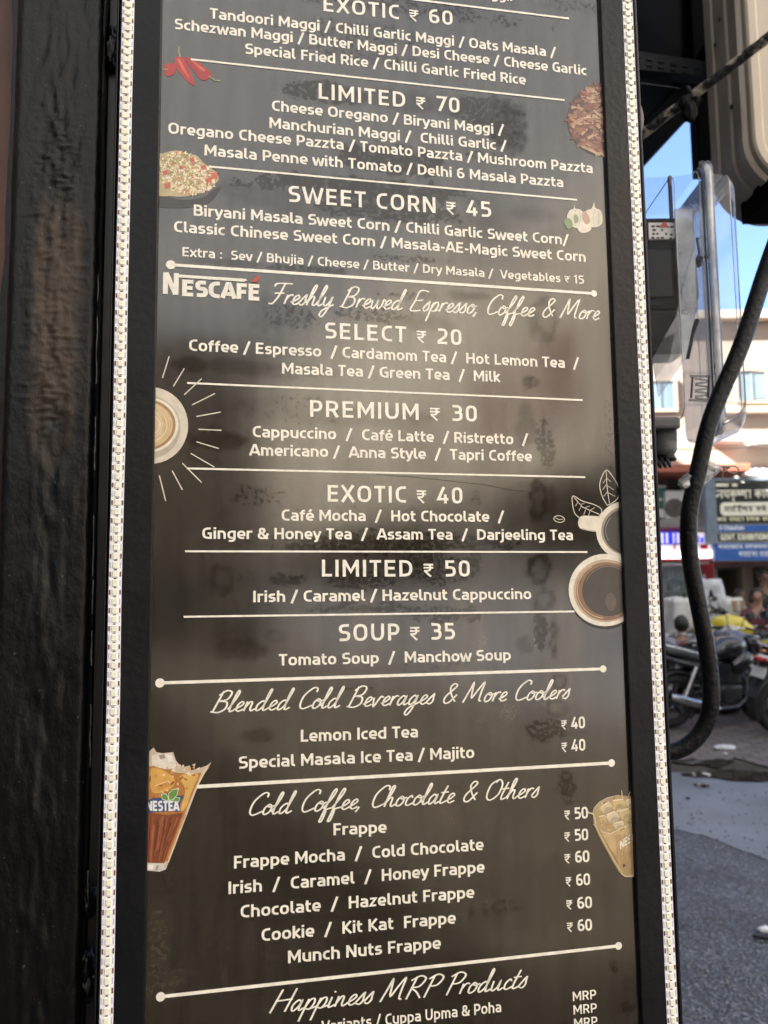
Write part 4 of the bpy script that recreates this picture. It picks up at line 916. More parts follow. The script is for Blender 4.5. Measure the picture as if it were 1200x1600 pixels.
def build_post():
    off = -.022
    u0 = (pu(27, 0, off)+pu(-12, 1000, off))/2; u1 = (pu(160, 0, off)+pu(136, 1300, off))/2
    z0, z1 = 0., 2.45; ny, nx = 760, 46
    zc = lambda py: 1.5 + (sgn(100, py, off).y + P0.z - 1.5)
    vs, cols, fs = [], [], []
    nb = 6
    def prof(i):                                       # across: side, rounded edge, face, rounded edge, side
        r = .007
        if i == 0: return (u0, off-.04)
        if i == nx: return (u1, off-.04)
        k = i-1; K = nx-2
        if k <= nb: a = R(90*k/nb); return (u0+r-r*math.cos(a), off-r+r*math.sin(a))
        if k >= K-nb: a = R(90*(K-k)/nb); return (u1-r+r*math.cos(a), off-r+r*math.sin(a))
        return (u0+r+(u1-u0-2*r)*(k-nb)/(K-2*nb), off)
    zb = [zc(330), zc(470), zc(600), zc(700)]
    for j in range(ny+1):
        t = j/ny
        z = (zc(1700)+(zc(-100)-zc(1700))*(t-.1)/.8) if .1 <= t <= .9 else (z0+(zc(1700)-z0)*t/.1 if t < .1 else zc(-100)+(z1-zc(-100))*(t-.9)/.1)
        for i in range(nx+1):
            u, o = prof(i); fr = (u-u0)/(u1-u0)
            q = Vector((u*26, z*14, 2)); h = noise.noise(q)*.0012
            band = max(0, 1-abs(fr-.52)/.42)
            h += band*(noise.noise((u*170, z*45, 4))*.0016+noise.noise((u*75, z*20, 9))*.0018)
            cr_ = max(0, min(1, (z-zb[3])/.03))*max(0, min(1, (zb[0]+.12-z)/.05))
            h += cr_*band*abs(noise.noise((u*120+noise.noise((u*40, z*40, 1))*2, z*190, 8)))*.0032
            if 1 < i < nx-1: o += h
            uu = u + (noise.noise((z*30, 3, fr*2))*.0009 if i in (0, 1, 2, nx-2, nx-1, nx) else 0)
            w = max(0, min(1, (fr-.26)/.07))*max(0, min(1, (.86-fr)/.1))  # brown patch across the middle of the face, halfway up
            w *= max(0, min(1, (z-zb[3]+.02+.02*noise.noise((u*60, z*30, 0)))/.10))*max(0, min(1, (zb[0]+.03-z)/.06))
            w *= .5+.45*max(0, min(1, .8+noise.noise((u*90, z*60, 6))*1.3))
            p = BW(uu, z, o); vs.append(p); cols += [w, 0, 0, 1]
    W = nx+1
    fs = [(j*W+i, j*W+i+1, (j+1)*W+i+1, (j+1)*W+i) for j in range(ny) for i in range(nx)]
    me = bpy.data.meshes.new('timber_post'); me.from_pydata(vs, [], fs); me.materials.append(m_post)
    me.polygons.foreach_set('use_smooth', [True]*len(fs))
    at = me.color_attributes.new('brown_patch', 'FLOAT_COLOR', 'POINT'); at.data.foreach_set('color', cols)
    o = bpy.data.objects.new('timber_post', me); C.objects.link(o)
    tag(o, 'thick post painted in lumpy gloss black, brown halfway up, left of the menu board', 'post')
    ROOT[o.name] = Matrix()
    # black paint run over on to the wall, with a chipped outer edge
    pts = []
    for k in range(60):
        z = z1*k/59*.98; pts.append((u0-.006-.003*noise.noise((z*9, 1, 2))-(.0035 if noise.noise((z*5, 7, 0)) > .1 else 0), z))
    e = MB(); e.prism([BW(u, z, -.061) for u, z in pts]+[BW(u0+.02, z1*.98, -.061), BW(u0+.02, 0, -.061)], N*.022, m_post); e.build('paint_edge', o)
    # batten in the gap, with hardened filler and runs of paint
    b_ = MB(); slab(b_, u1+.0005, uFl-.0015, 0., 2.4, -.046, -.06, m_stall, .001); b_.build('batten', o)
    def lump(c, r, seed, off):
        f_ = MB(); f_.ell(BW(c.x, P0.z+c.y, off), r, m_post, n=28, k=20, fn=lambda d: 1+.35*noise.noise(d*2.4+Vector((seed, 0, 0)))+.18*noise.noise(d*6)); f_.build('filler', o)
    lump(sgn(176, 82, -.04), (.008, .010, .016), 0, -.042); lump(sgn(178, 60, -.04), (.006, .008, .012), 4, -.042)
    for py in (1412, 1515, 1545): lump(sgn(137+random.uniform(-3, 3), py, -.03), (.006, .009, .013), py, -.036)
    for a, b in ((215, 330), (420, 600), (650, 735), (805, 900), (905, 960), (985, 1040), (1100, 1200), (1360, 1400)):
        q = []; d_ = MB()
        for k in range(14):
            py = a+(b-a)*k/13; px = 160-.0185*py*.9; c = sgn(px+1.6*noise.noise((py*.03, 2, 1)), py, -.026)
            q.append(BW(c.x, P0.z+c.y, -.027))
        d_.tube(q, [.0006+.0007*abs(noise.noise((k*.7, a, 0))) for k in range(14)], m_drip, 6)
        d_.build('paint_drip', o)
m_drip = M('shiny_dried_paint', (.06, .06, .06), .12, var=.5, scale=60, spec=.8)
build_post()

# ------------------------------------------------------------------ black awning and steel above the street
m_awn = M('black_awning_sheet', (.0015, .0017, .0024), .75, var=.3, scale=4, spec=.03)
m_stl = M('dull_dark_steel', (.010, .011, .013), .5, spec=.2, var=.45, scale=18, bump=.2, bscale=40)
aw = thing('awning', 'black awning panel with a steel post, high up behind the rusty pipe', 'awning', P(1060, 60, 2.1))
s = MB(); pl = [P(666, 330, 1.35), P(940, 315, 1.75), P(1002, 253, 1.9), P(1094, 156, 2.1), P(1120, 128, 2.15), P(1135, 100, 2.2), P(1135, -260, 2.2), P(940, -260, 1.75), P(666, -260, 1.35)]
s.prism(pl, Vector((-.08, .3, 0)).normalized()*.02, m_awn); s.build('side_panel', aw)
s = MB(); a, b = P(1093, 266, 2.0), P(1126, -200, 2.0); s.box((a.x, 2.0, a.z), (b.x, 2.05, b.z), m_awn, .003); s.build('post', aw)
s = MB(); a, b = P(985, 268, 1.86), P(1102, 143, 2.06); dr = (b-a).normalized(); up_ = Vector((0, 0, 1)); sd = dr.cross(Vector((0, 1, 0))).normalized()*.018
s.prism([a-sd*.9, b-sd*.9, b+sd*3, a+sd*3], (0, -.03, 0), m_awn); s.build('brace', aw)
s = MB(); a = P(955, 74, 1.7); b = P(1122, 98, 1.7); c = P(1122, 121, 1.7); d = P(955, 104, 1.7)
s.prism([a, b, c, d], (0, .03, 0), m_stl)
for k in range(7):
    x0 = 990+k*18.5; y0 = 86+(x0-990)*.19
    for j in (0, 1):
        q = [P(x0+2, y0+j*9, 1.697), P(x0+11, y0+1.4+j*9, 1.697), P(x0+11, y0+5+j*9, 1.697), P(x0+2, y0+3.4+j*9, 1.697)]; s.prism(q, (0, .002, 0), m_stl)
s.build('rail', aw)
s = MB(); s.tube([P(1000, 130, 1.66), P(1030, 133.5, 1.66), P(1062, 138, 1.66)], .0008, m_drip, 6); s.build('wire', aw)
m_beige = M('beige_casing_paint', (.36, .32, .27), .42, var=.12, scale=5, bump=.05, bscale=60, rvar=.08)
m_beige2 = M('beige_front_panel', (.47, .41, .33), .38, var=.10, scale=4, bump=.08, bscale=25)
cs = thing('appliance_casing', 'big beige casing with a rounded bottom corner and ridged side, top right', 'casing', P(1190, 200, 1.5))
def rrect(x0, z0, x1, z1, r, n=10):
    out = []
    for cx, cz, a0 in ((x1-r, z0+r, -90), (x1-r, z1-r, 0), (x0+r, z1-r, 90), (x0+r, z0+r, 180)):
        for k in range(n+1):
            a = R(a0+90*k/n); out.append((cx+r*math.cos(a), cz+r*math.sin(a)))
    return out
def ring(o, Y, x0, z0, x1, z1, r): return [Vector((x, Y, z)) for x, z in rrect(x0+o, z0+o, x1-o, z1-o, max(.01, r-o))]
YF = 1.5; x0 = P(1158, 100, YF).x; z0 = P(1200, 296, YF).z; x1 = x0+.62; z1 = z0+.95; rr = .10
prof = [(.018, .175), (.0, .16), (.0, .128), (.004, .124), (.004, .098), (0, .094), (0, .062), (.004, .058), (.004, .032), (-.002, .028), (-.004, .004), (.002, 0), (.006, .0), (.007, .004)]
s = MB(); s.loft([ring(o, YF+d, x0, z0, x1, z1, rr) for o, d in prof], m_beige, smooth=False, caps=True); s.build('shell', cs)
s = MB(); s.loft([ring(o, YF+d, x0, z0, x1, z1, rr) for o, d in ((.008, .006), (.008, -.012), (.012, -.016), (.026, -.016), (.032, -.010), (.036, -.010))], m_beige2, smooth=False); s.build('front_panel', cs)
s = MB()
for px, py, dd in ((1137, 30, .08), (1148, 167, .05), (1142, 70, .11)):
    q = Vector((x0-.001, YF+dd, P(px, py, YF+dd).z)); s.disc(q, (1, 0, 0), .0045, .004, m_blk, 10); s.build('screw', cs); s = MB()
s = MB(); s.box((.82, YF+.176, z0+.55), (.87, 1.999, z0+.60), m_awn); s.build('bracket', cs)
s = MB(); a = P(1158, 352, 1.62); b = P(1158, 312, 1.62); s.box((a.x, 1.5, a.z), (a.x+.9, 1.62, b.z-.004), m_awn, .004)
solo('support_beam', 'black steel beam under the beige casing, right of the clear box', 'beam', s)
# paint-flecked pipe
def pipe_mat():
    m = M('flaking_pipe_paint', (.016, .014, .012), .5, var=.4, scale=40, bump=.8, bscale=70, col2=(.33, .29, .22), lo=.50, hi=.56)
    return m
m_pipe = pipe_mat()
a, b = P(960, 243, 1.50), P(1330, -40, 1.22)
q = [a.lerp(b, k/40)+Vector((0, 0, .003*noise.noise((k*.35, 0, 0)))) for k in range(41)]
s = MB(); s.tube(q, [.0088+.0011*noise.noise((k*.9, 4, 0)) for k in range(41)], m_pipe, 14)
solo('pipe', 'peeling rusty pipe slanting up across the black awning to the beige casing', 'pipe', s)
m_rag = M('black_rag', (.006, .006, .0065), .75, spec=.2, var=.3, scale=30, bump=.6, bscale=60)
s = MB(); c = P(1078, 172, 1.40)
s.ell(c+Vector((0, 0, -.002)), (.013, .012, .022), m_rag, n=24, k=18, fn=lambda d: 1+.28*noise.noise(d*2.2)+.18*noise.noise(d*5))
s.ell(c+Vector((.009, 0, .020)), (.009, .012, .014), m_rag, n=20, k=14, fn=lambda d: 1+.3*noise.noise(d*3+Vector((3, 1, 0))))
s.ell(c+Vector((-.009, 0, .013)), (.009, .011, .014), m_rag, n=20, k=14, fn=lambda d: 1+.3*noise.noise(d*3+Vector((7, 1, 0))))
s.torus(c+Vector((.003, 0, .034)), (b-a).normalized(), .0105, .0035, m_rag, 20, 8)
solo('knotted_rag', 'black rag knotted round the peeling pipe and hanging down', 'rag', s)

# ------------------------------------------------------------------ clear meter box
m_cl = clear('clear_polycarbonate', (.93, .94, .96), .14, .016, .03)
m_cl2 = clear('clear_cover', (.94, .95, .97), .7, .06, .03)
m_rim = clear('clear_rim', (.60, .63, .66), 2.2, .16, .04)
m_rimw = clear('frosted_rim', (.80, .83, .87), 1.6, .55, .08)
m_gland = M('grey_cable_gland', (.10, .10, .105), .5, var=.15, scale=20)
m_met = M('meter_dark_plastic', (.005, .0054, .0066), .5, spec=.08, var=.2, scale=8)
m_lab = M('meter_label', (.62, .60, .58), .5, var=.12, scale=30)
YN, YB = 1.15, 1.30
mbx = thing('meter_box', 'clear plastic electricity meter box with a thick rim, right of the board', 'meter box', P(1060, 680, 1.18))
X0 = P(940, 450, YN).x; XR = P(1113, 450, YN).x; XE = P(1163, 450, YN).x
ZT = P(1113, 262, YN).z; ZB = P(1113, 652, YN).z
def yzring(x, o, r, za=ZB, zb=ZT): return [Vector((x, y, z)) for y, z in rrect(YN+o, za+o, YB-o, zb-o, r, 6)]
s = MB(); s.loft([yzring(X0, .004, .02), yzring(XR-.05, .004, .02), yzring(XR-.006, 0, .02)], m_cl, smooth=False, caps=False)
s.build('base_shell', mbx)
s = MB(); s.loft([yzring(XR+.007, 0, .02, ZB-.012), yzring(XE-.012, .003, .02, ZB-.022), yzring(XE-.003, .008, .022, ZB-.016), yzring(XE, .020, .03, ZB-.010)], m_cl2, smooth=False)
s.build('front_cover', mbx)
m_seam = M('rubber_seam', (.05, .055, .06), .5, var=.2)
s = MB(); pr_ = lambda x, o: yzring(x, o, .024, ZB-.014, ZT+.004)
arc = lambda q: sorted([p for p in q if p.y < YN+.036], key=lambda p: (p.z if p.y < YN+.001 else (p.z+(YN-p.y)*.5 if p.z < (ZB+ZT)/2 else p.z+(p.y-YN)*.5)))
q = arc(pr_(XR, -.005)); s.tube(q, .0060, m_rimw, 10)
for dx, o, r, mm in ((-.0075, -.002, .0016, m_seam), (.0075, -.002, .0014, m_seam), (-.004, -.010, .0016, m_cl2), (.0042, -.010, .0016, m_cl2), (-.0110, .000, .0010, m_rimw)):
    q = arc(pr_(XR+dx, o)); s.tube(q, r, mm, 8)
s.build('rim', mbx)
for x, o in ((XR-.047, .004), (XE-.012, .003), (XE-.001, .014)):
    s = MB(); q = yzring(x, o, .02); s.tube(q+[q[0]], .0009, m_rimw, 6, caps=False); s.build('edge', mbx)
s = MB(); s.box((.12, YN+.02, ZB+.05), (X0+.001, YN+.05, ZT-.05), m_stl); s.build('mounting_plate', mbx)
s = MB(); x = P(1050, 300, YN).x
s.box((x-.002, YN+.004, P(1050, 338, YN).z), (x+.002, YN+.010, P(1050, 272, YN).z), m_seam)
s.build('seal', mbx)
# latch and moulded window in the lower half
s = MB()
for px, w in ((1082, 2.4), (1108, 2.0)): s.tube([P(px, 590, YN+.004), P(px-2, 622, YN+.004)], .0016, m_seam, 6)
for k in range(7):
    y = 592+k*5; s.tube([P(1086, y+2.5*(k % 2), YN+.006), P(1108, y+2.5*((k+1) % 2), YN+.006)], .0013, m_rim, 6)
s.tube([P(1078, 588, YN+.004), P(1110, 588, YN+.004)], .0018, m_rim, 6); s.tube([P(1076, 625, YN+.004), P(1106, 627, YN+.004)], .0018, m_rim, 6)
s.build('latch', mbx)
s = MB(); a = P(1000, 674, YN+.02); b = P(1060, 652, YN+.02)
s.box((a.x, YN+.01, a.z+.002), (b.x, YN+.09, b.z-.001), m_gland, .004)
c = P(1037, 672, YN+.04); s.tube([c+Vector((0, 0, .002)), c-Vector((0, 0, .020))], .0175, m_gland, 40, smooth=False)
for k in range(40):
    t = 2*math.pi*k/40; d = Vector((math.cos(t), math.sin(t), 0))*.0175; s.tube([c+d, c+d-Vector((0, 0, .019))], .0009, m_gland, 5)
s.tube([c-Vector((0, 0, .019)), c-Vector((0, 0, .030)), c-Vector((0, 0, .036)), c-Vector((0, 0, .038))], [.0178, .0178, .015, .012], m_gland, 32)
s.build('cable_gland', mbx)
m_ribb = M('black_ribbed_conduit', (.012, .012, .012), .45)
s = MB(); q = [c+Vector((.002*k, 0, -.036-.0035*k)) for k in range(3)]
for p in q: s.torus(p, (.1, 0, 1), .0105, .0026, m_ribb, 24, 8)
for k in range(16):
    p = q[-1]+Vector((-.006*k, .004*k, -.002-.0006*k*k*.1)); s.torus(p, (-.8, .4, -.3), .0100, .0026, m_ribb, 20, 8)
s.build('conduit', mbx)
em = thing('energy_meter', 'dark energy meter with a white label, sealed inside the clear box', 'energy meter', P(1050, 480, 1.22))
YM = 1.166
a = P(960, 484, YM); b = P(1088, 338, YM)
s = MB(); s.box((a.x, YM, a.z), (b.x-.006, YM+.035, b.z), m_met, .006)
s.box((a.x, YM-.010, P(1000, 560, YM).z), (P(1062, 500, YM).x, YM+.035, a.z-.003), m_met, .008); s.build('body', em)
s = MB(); a2 = P(1014, 374, YM-.004); b2 = P(1082, 347, YM-.004); s.box((a2.x, YM-.004, a2.z), (b2.x, YM-.0005, b2.z), m_lab, .0008)
m_red = M('red_print', (.5, .06, .05), .5)
s.prism([P(1030, 355, YM-.005), P(1046, 355, YM-.005), P(1038, 345.5, YM-.005)], (0, .0008, 0), m_red)
for k in range(4):
    for j in range(9):
        if random.random() < .75:
            x = 1018+j*7+random.uniform(0, 2); y = 352+k*6+ (0 if j < 4 else 1); p, q2 = P(x, y+2.6, YM-.0048), P(x+random.uniform(3, 6), y, YM-.0048)
            s.box((p.x, YM-.0046, p.z), (q2.x, YM-.0039, q2.z), m_met)
s.build('label', em)
s = MB(); s.box((P(1006, 470, YM).x, YM-.003, P(1006, 465, YM).z), (P(1048, 390, YM).x, YM-.0006, P(1048, 392, YM).z), M('meter_window', (.006, .007, .009), .12, var=.3, spec=.15), .001); s.build('display', em)
m_hz = clear('milky_terminal_cover', (.85, .87, .9), .8, .40, .05)
s = MB(); s.box((P(1058, 480, YM).x, YM-.010, P(1058, 486, YM).z), (P(1087, 480, YM).x, YM-.004, P(1058, 330, YM).z), m_hz, .002)
s.prism([P(1056, 495, YM-.012), P(1086, 380, YM-.012), P(1088, 480, YM-.012), P(1072, 560, YM-.012), P(1030, 620, YM-.012), P(1020, 560, YM-.012)], (0, .004, 0), m_hz); s.build('terminal_cover', em)
m_foil = M('crinkled_clear_wrap', (.45, .46, .49), .12, var=.35, scale=30, metal=.6, bump=1., bscale=45)
m_wire = M('grey_wire', (.22, .22, .23), .45)
s = MB()
s.tube([P(1089, 372, 1.18), P(1093, 395, 1.18), P(1086, 420, 1.18), P(1090, 460, 1.18), P(1086, 482, 1.18)], .0022, m_wire, 8)
s.tube([P(1089, 372, 1.17)]+[P(1098+10*math.cos(R(t)), 385+15*math.sin(R(t)), 1.17) for t in range(-130, 120, 25)]+[P(1092, 402, 1.17)], .0006, m_blk, 6)
s.tube([P(1090, 402, 1.17), P(1108, 402, 1.17)], .0028, m_wire, 8)
s.ell(P(1092, 408, 1.18), (.006, .006, .009), m_wire, n=12, k=8, fn=lambda d: 1+.3*noise.noise(d*3))
s.tube([P(1086, 480, 1.18), P(1078, 505, 1.18), P(1068, 535, 1.18), P(1062, 552, 1.18)], .0042, m_wire, 8)
s.tube([P(1090, 500, 1.18), P(1082, 520, 1.18), P(1074, 560, 1.18)], .0036, m_blk, 8)
s.build('wires', em)
# black cable
m_cab = M('black_rubber_hose', (.0035, .0035, .004), .42, var=.6, scale=34, bump=.25, bscale=160, spec=.3, rvar=.15)
pp = [(1322, 175), (1290, 225), (1250, 290), (1225, 345), (1194, 430), (1158, 540), (1112, 650), (1090, 740), (1078, 795), (1076, 845), (1081, 890), (1093, 953), (1102, 1000), (1109, 1050), (1111, 1095), (1103, 1130), (1085, 1156), (1060, 1172), (1030, 1175), (995, 1165), (960, 1140), (880, 1105), (740, 1085)]
q = catmull([P(x, y, (1.52, 1.28, 1.08)[k] if k < 3 else 1.05+.004*(k-2)+(.08 if k == len(pp)-2 else .2 if k == len(pp)-1 else 0)) for k, (x, y) in enumerate(pp)], 8)
s = MB(); s.tube(q, [.0112]*len(q), m_cab, 20)
solo('power_cable', 'thick black cable looping down from the right edge in front of the clear box', 'cable', s)
# small packet tied to the cable
pk_ = thing('plastic_packet', 'small greenish clear plastic packet tied behind the black cable', 'packet', P(1105, 745, 1.08))
m_pkt = clear('greenish_polythene', (.80, .82, .55), 1.6, .45, .12)
s = MB(); vs = []
edge_t = [(1060, 752), (1072, 738), (1086, 728), (1104, 717), (1116, 722), (1128, 728)]; edge_b = [(1072, 766), (1084, 764), (1094, 762), (1108, 752), (1118, 742), (1129, 732)]
for i in range(6):
    for j in range(5):
        t = j/4; x = edge_t[i][0]*(1-t)+edge_b[i][0]*t; y = edge_t[i][1]*(1-t)+edge_b[i][1]*t
        vs.append(P(x+random.uniform(-1.5, 1.5), y+random.uniform(-1.5, 1.5), 1.075-.012*math.sin(math.pi*t)*(1 if i < 5 else 0)+random.uniform(-.003, .003)))
vs += [v+Vector((0, .012 if 0 < (k % 5) < 4 else .001, 0)) for k, v in enumerate(vs)]
fs = [(i*5+j, i*5+j+1, (i+1)*5+j+1, (i+1)*5+j) for i in range(5) for j in range(4)]
s.add(vs, fs+[tuple(k+30 for k in f) for f in fs], m_pkt); s.build('bag', pk_)
s = MB(); m_str = M('grey_string', (.16, .16, .14), .7)
s.tube([P(1130+10*k/3+(0), 730, 1.07) for k in range(4)], .0022, m_str, 8)
s.tube([P(1145+9*math.cos(R(t)), 734+5.5*math.sin(R(t)), 1.07) for t in range(0, 361, 24)], .0009, m_str, 6)
s.tube([P(1132, 731, 1.07), P(1128, 744, 1.07), P(1131, 752, 1.07), P(1136, 754, 1.07)], .0008, m_str, 6)
s.tube([P(1126, 728, 1.068), P(1136, 736, 1.068), P(1146, 741, 1.068)], .0008, m_str, 6)
s.build('string', pk_)
# ------------------------------------------------------------------ buildings of the street
def pr(x0, x1, y0, y1, Y):                             # photo rectangle -> x0, x1, z0, z1 at Y metres ahead
    a = P(x0, y1, Y); b = P(x1, y0, Y); return a.x, b.x, a.z, b.z
def wall_mat(name, col, **k): return M(name, col, .8, var=.14, scale=1.1, bump=.15, bscale=20, **k)
m_pink = wall_mat('pink_plaster', (.33, .262, .215)); m_cream = wall_mat('cream_plaster', (.46, .38, .30)); m_white = M('white_paint', (.70, .69, .67), .6, var=.08, scale=3)
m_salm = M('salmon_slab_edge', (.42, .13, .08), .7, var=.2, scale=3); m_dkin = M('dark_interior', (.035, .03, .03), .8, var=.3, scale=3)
m_brn = M('brown_door_paint', (.07, .03, .025), .5, var=.2, scale=4); m_gl = M('blue_window_glass', (.15, .21, .25), .12, var=.2, scale=2, spec=.8)
m_grn = M('green_board', (.015, .16, .12), .5, var=.1); m_bk = M('black_sign_face', (.008, .009, .008), .45, var=.2); m_blu = M('blue_sign_face', (.03, .12, .42), .4, var=.1, scale=4)
m_steel = M('blue_grey_post', (.16, .20, .25), .5, var=.15); m_pale = M('pale_green_wall', (.62, .66, .58), .7, var=.08, scale=2); m_conc = M('grey_concrete', (.30, .28, .27), .85, var=.2, scale=3, bump=.2)
m_cor = M('corrugated_sheet', (.40, .38, .37), .55, var=.15, scale=4)
def bxp(mb, r, Y0, Y1, mat, bev=0): mb.box((r[0], Y0, r[2]), (r[1], Y1, r[3]), mat, bev)
FY = 14.0
far = thing('shop_building', 'pink and cream plastered building with open shops across the street', 'building', (6, FY, 0))
zt = P(1100, 503, FY).z; x0b, x1b = -2., 15.
openL, openR, zo = P(1112, 900, FY).x, P(1215, 900, FY).x, P(1150, 885, FY).z
zl = P(1050, 735, FY).z; zs = P(1050, 878, FY).z
s = MB()
s.box((x0b, FY, zl), (x1b, FY+6, zt), m_pink)                            # upper storeys
s.box((x0b, FY+.001, 0), (P(1018, 900, FY).x-.6, FY+6, zl-.002), m_pink)
s.box((openR, FY+.001, 0), (x1b, FY+6, zl-.002), m_cream)
s.box((x0b+.01, FY+2.6, .3), (openR, FY+5.9, zl-.004), m_pale)           # back wall of the open rooms
a = P(1090, 900, FY).x; s.box((a, FY+.3, .3), (openL, FY+2.599, zl-.004), m_conc)
s.box((openL, FY+.002, zo), (openR, FY+2.59, zl-.003), m_pale)
s.build('wall', far)
s = MB(); s.box((x0b, FY-.55, 0), (x1b, FY+2.59, .30), m_conc, .01); s.build('plinth', far)
s = MB(); r = pr(960, 1400, 498, 512, FY); s.box((x0b-.1, FY-.16, zt), (x1b+.1, FY+6.1, zt+.16), m_cream, .02); s.build('parapet', far)
s = MB(); r = pr(1000, 1173, 724, 738, FY-.9); s.box((r[0]-2, FY-.9, r[2]), (r[1], FY-.001, r[3]), m_salm, .01); s.build('balcony_slab', far)
s = MB(); r = pr(1120, 1166, 681, 690, FY-.3); s.box((r[0], FY-.3, r[2]), (r[1], FY-.001, r[3]), m_conc, .01)
r = pr(1180, 1420, 684, 694, FY-.3); s.box((r[0], FY-.3, r[2]), (r[1], FY-.001, r[3]), m_conc, .01); s.build('sun_shade', far)
s = MB(); r = pr(1130, 1420, 632, 645, FY-.12); s.box((r[0], FY-.12, r[2]), (r[1], FY-.001, r[3]), m_cream, .01); s.build('sill_band', far)
for xa, xb, ya, yb in ((1153, 1195, 581, 626), (1238, 1286, 581, 626), (1010, 1052, 596, 640)):
    w = MB(); r = pr(xa, xb, ya, yb, FY); t = .05
    for q in ((r[0]-t, r[0], r[2], r[3]), (r[1], r[1]+t, r[2], r[3]), (r[0]-t, r[1]+t, r[2]-t, r[2]), (r[0]-t, r[1]+t, r[3], r[3]+t)): w.box((q[0], FY-.04, q[2]), (q[1], FY+.02, q[3]), m_cream)
    w.box(((r[0]+r[1])/2-.02, FY-.03, r[2]), ((r[0]+r[1])/2+.02, FY-.005, r[3]), m_steel)
    wo_ = w.build('window', far); w = MB(); w.box((r[0], FY-.02, r[2]), (r[1], FY-.002, r[3]), m_gl); w.build('pane', wo_)
s = MB(); r = pr(1160, 1420, 722, 756, FY-.5); n = 46
vs = []
for k in range(n+1):
    x = r[0]+(r[1]-r[0])*k/n; dz = .025*(k % 2)
    vs += [(x, FY-.9, r[2]+dz), (x, FY-.004, r[3]+dz), (x, FY-.9, r[2]+dz-.012), (x, FY-.004, r[3]+dz-.012)]
s.add(vs, [(k*4, k*4+1, k*4+5, k*4+4) for k in range(n)]+[(k*4+2, k*4+6, k*4+7, k*4+3) for k in range(n)], m_cor); s.build('corrugated_awning', far)
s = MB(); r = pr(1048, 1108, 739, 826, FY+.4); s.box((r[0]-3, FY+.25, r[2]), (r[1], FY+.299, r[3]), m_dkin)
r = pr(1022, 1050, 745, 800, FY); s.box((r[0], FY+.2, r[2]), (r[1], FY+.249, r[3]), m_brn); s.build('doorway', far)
s = MB(); r = pr(1163, 1176, 884, 965, FY+.5); s.box((r[0], FY+.5, .3), (r[1], FY+.72, zo), m_cream, .01); s.build('pillar', far)
s = MB(); r = pr(1112, 1216, 876, 887, FY-.1); s.box((r[0], FY-.12, r[2]), (r[1], FY-.002, r[3]), m_brn); s.build('lintel', far)
s = MB(); r = pr(1090, 1112, 735, 905, FY); s.box((r[0], FY-.02, r[2]), (r[1]-.002, FY+.29, zl-.01), m_conc); s.build('pier', far)
s = MB(); r = pr(1012, 1103, 812, 826, FY-.5); s.box((r[0]-1.5, FY-.6, r[2]), (r[1], FY-.003, r[3]), m_conc, .02); s.build('ledge', far)
# inner wall fittings
s = MB(); r = pr(1146, 1157, 893, 916, FY+2.5); s.box((r[0], FY+2.45, r[2]), (r[1], FY+2.598, r[3]), m_conc, .02); s.box((r[0]+.04, FY+2.43, r[2]+.12), (r[1]-.04, FY+2.449, r[3]-.05), m_bk)
solo('fuse_box', 'grey fuse box on the pale green wall inside the open shop', 'fuse box', s)
# electric lines across the upper facade
for (xa, ya), (xb, yb), nm in (((1130, 575), (1330, 545), 'thin wire crossing the facade above the upper window'), ((1120, 625), (1330, 588), 'thin wire slanting across the blue upper window'), ((1100, 694), (1330, 668), 'lowest thin wire in front of the cream facade')):
    a, b = P(xa-60, ya+8, FY-1.4), P(xb, yb, FY-1.8); s = MB()
    s.tube([a.lerp(b, k/16)-Vector((0, 0, .12*math.sin(math.pi*k/16))) for k in range(17)], .009, m_blk, 6); solo('overhead_wire', nm, 'wire', s, 'wires across the facade')
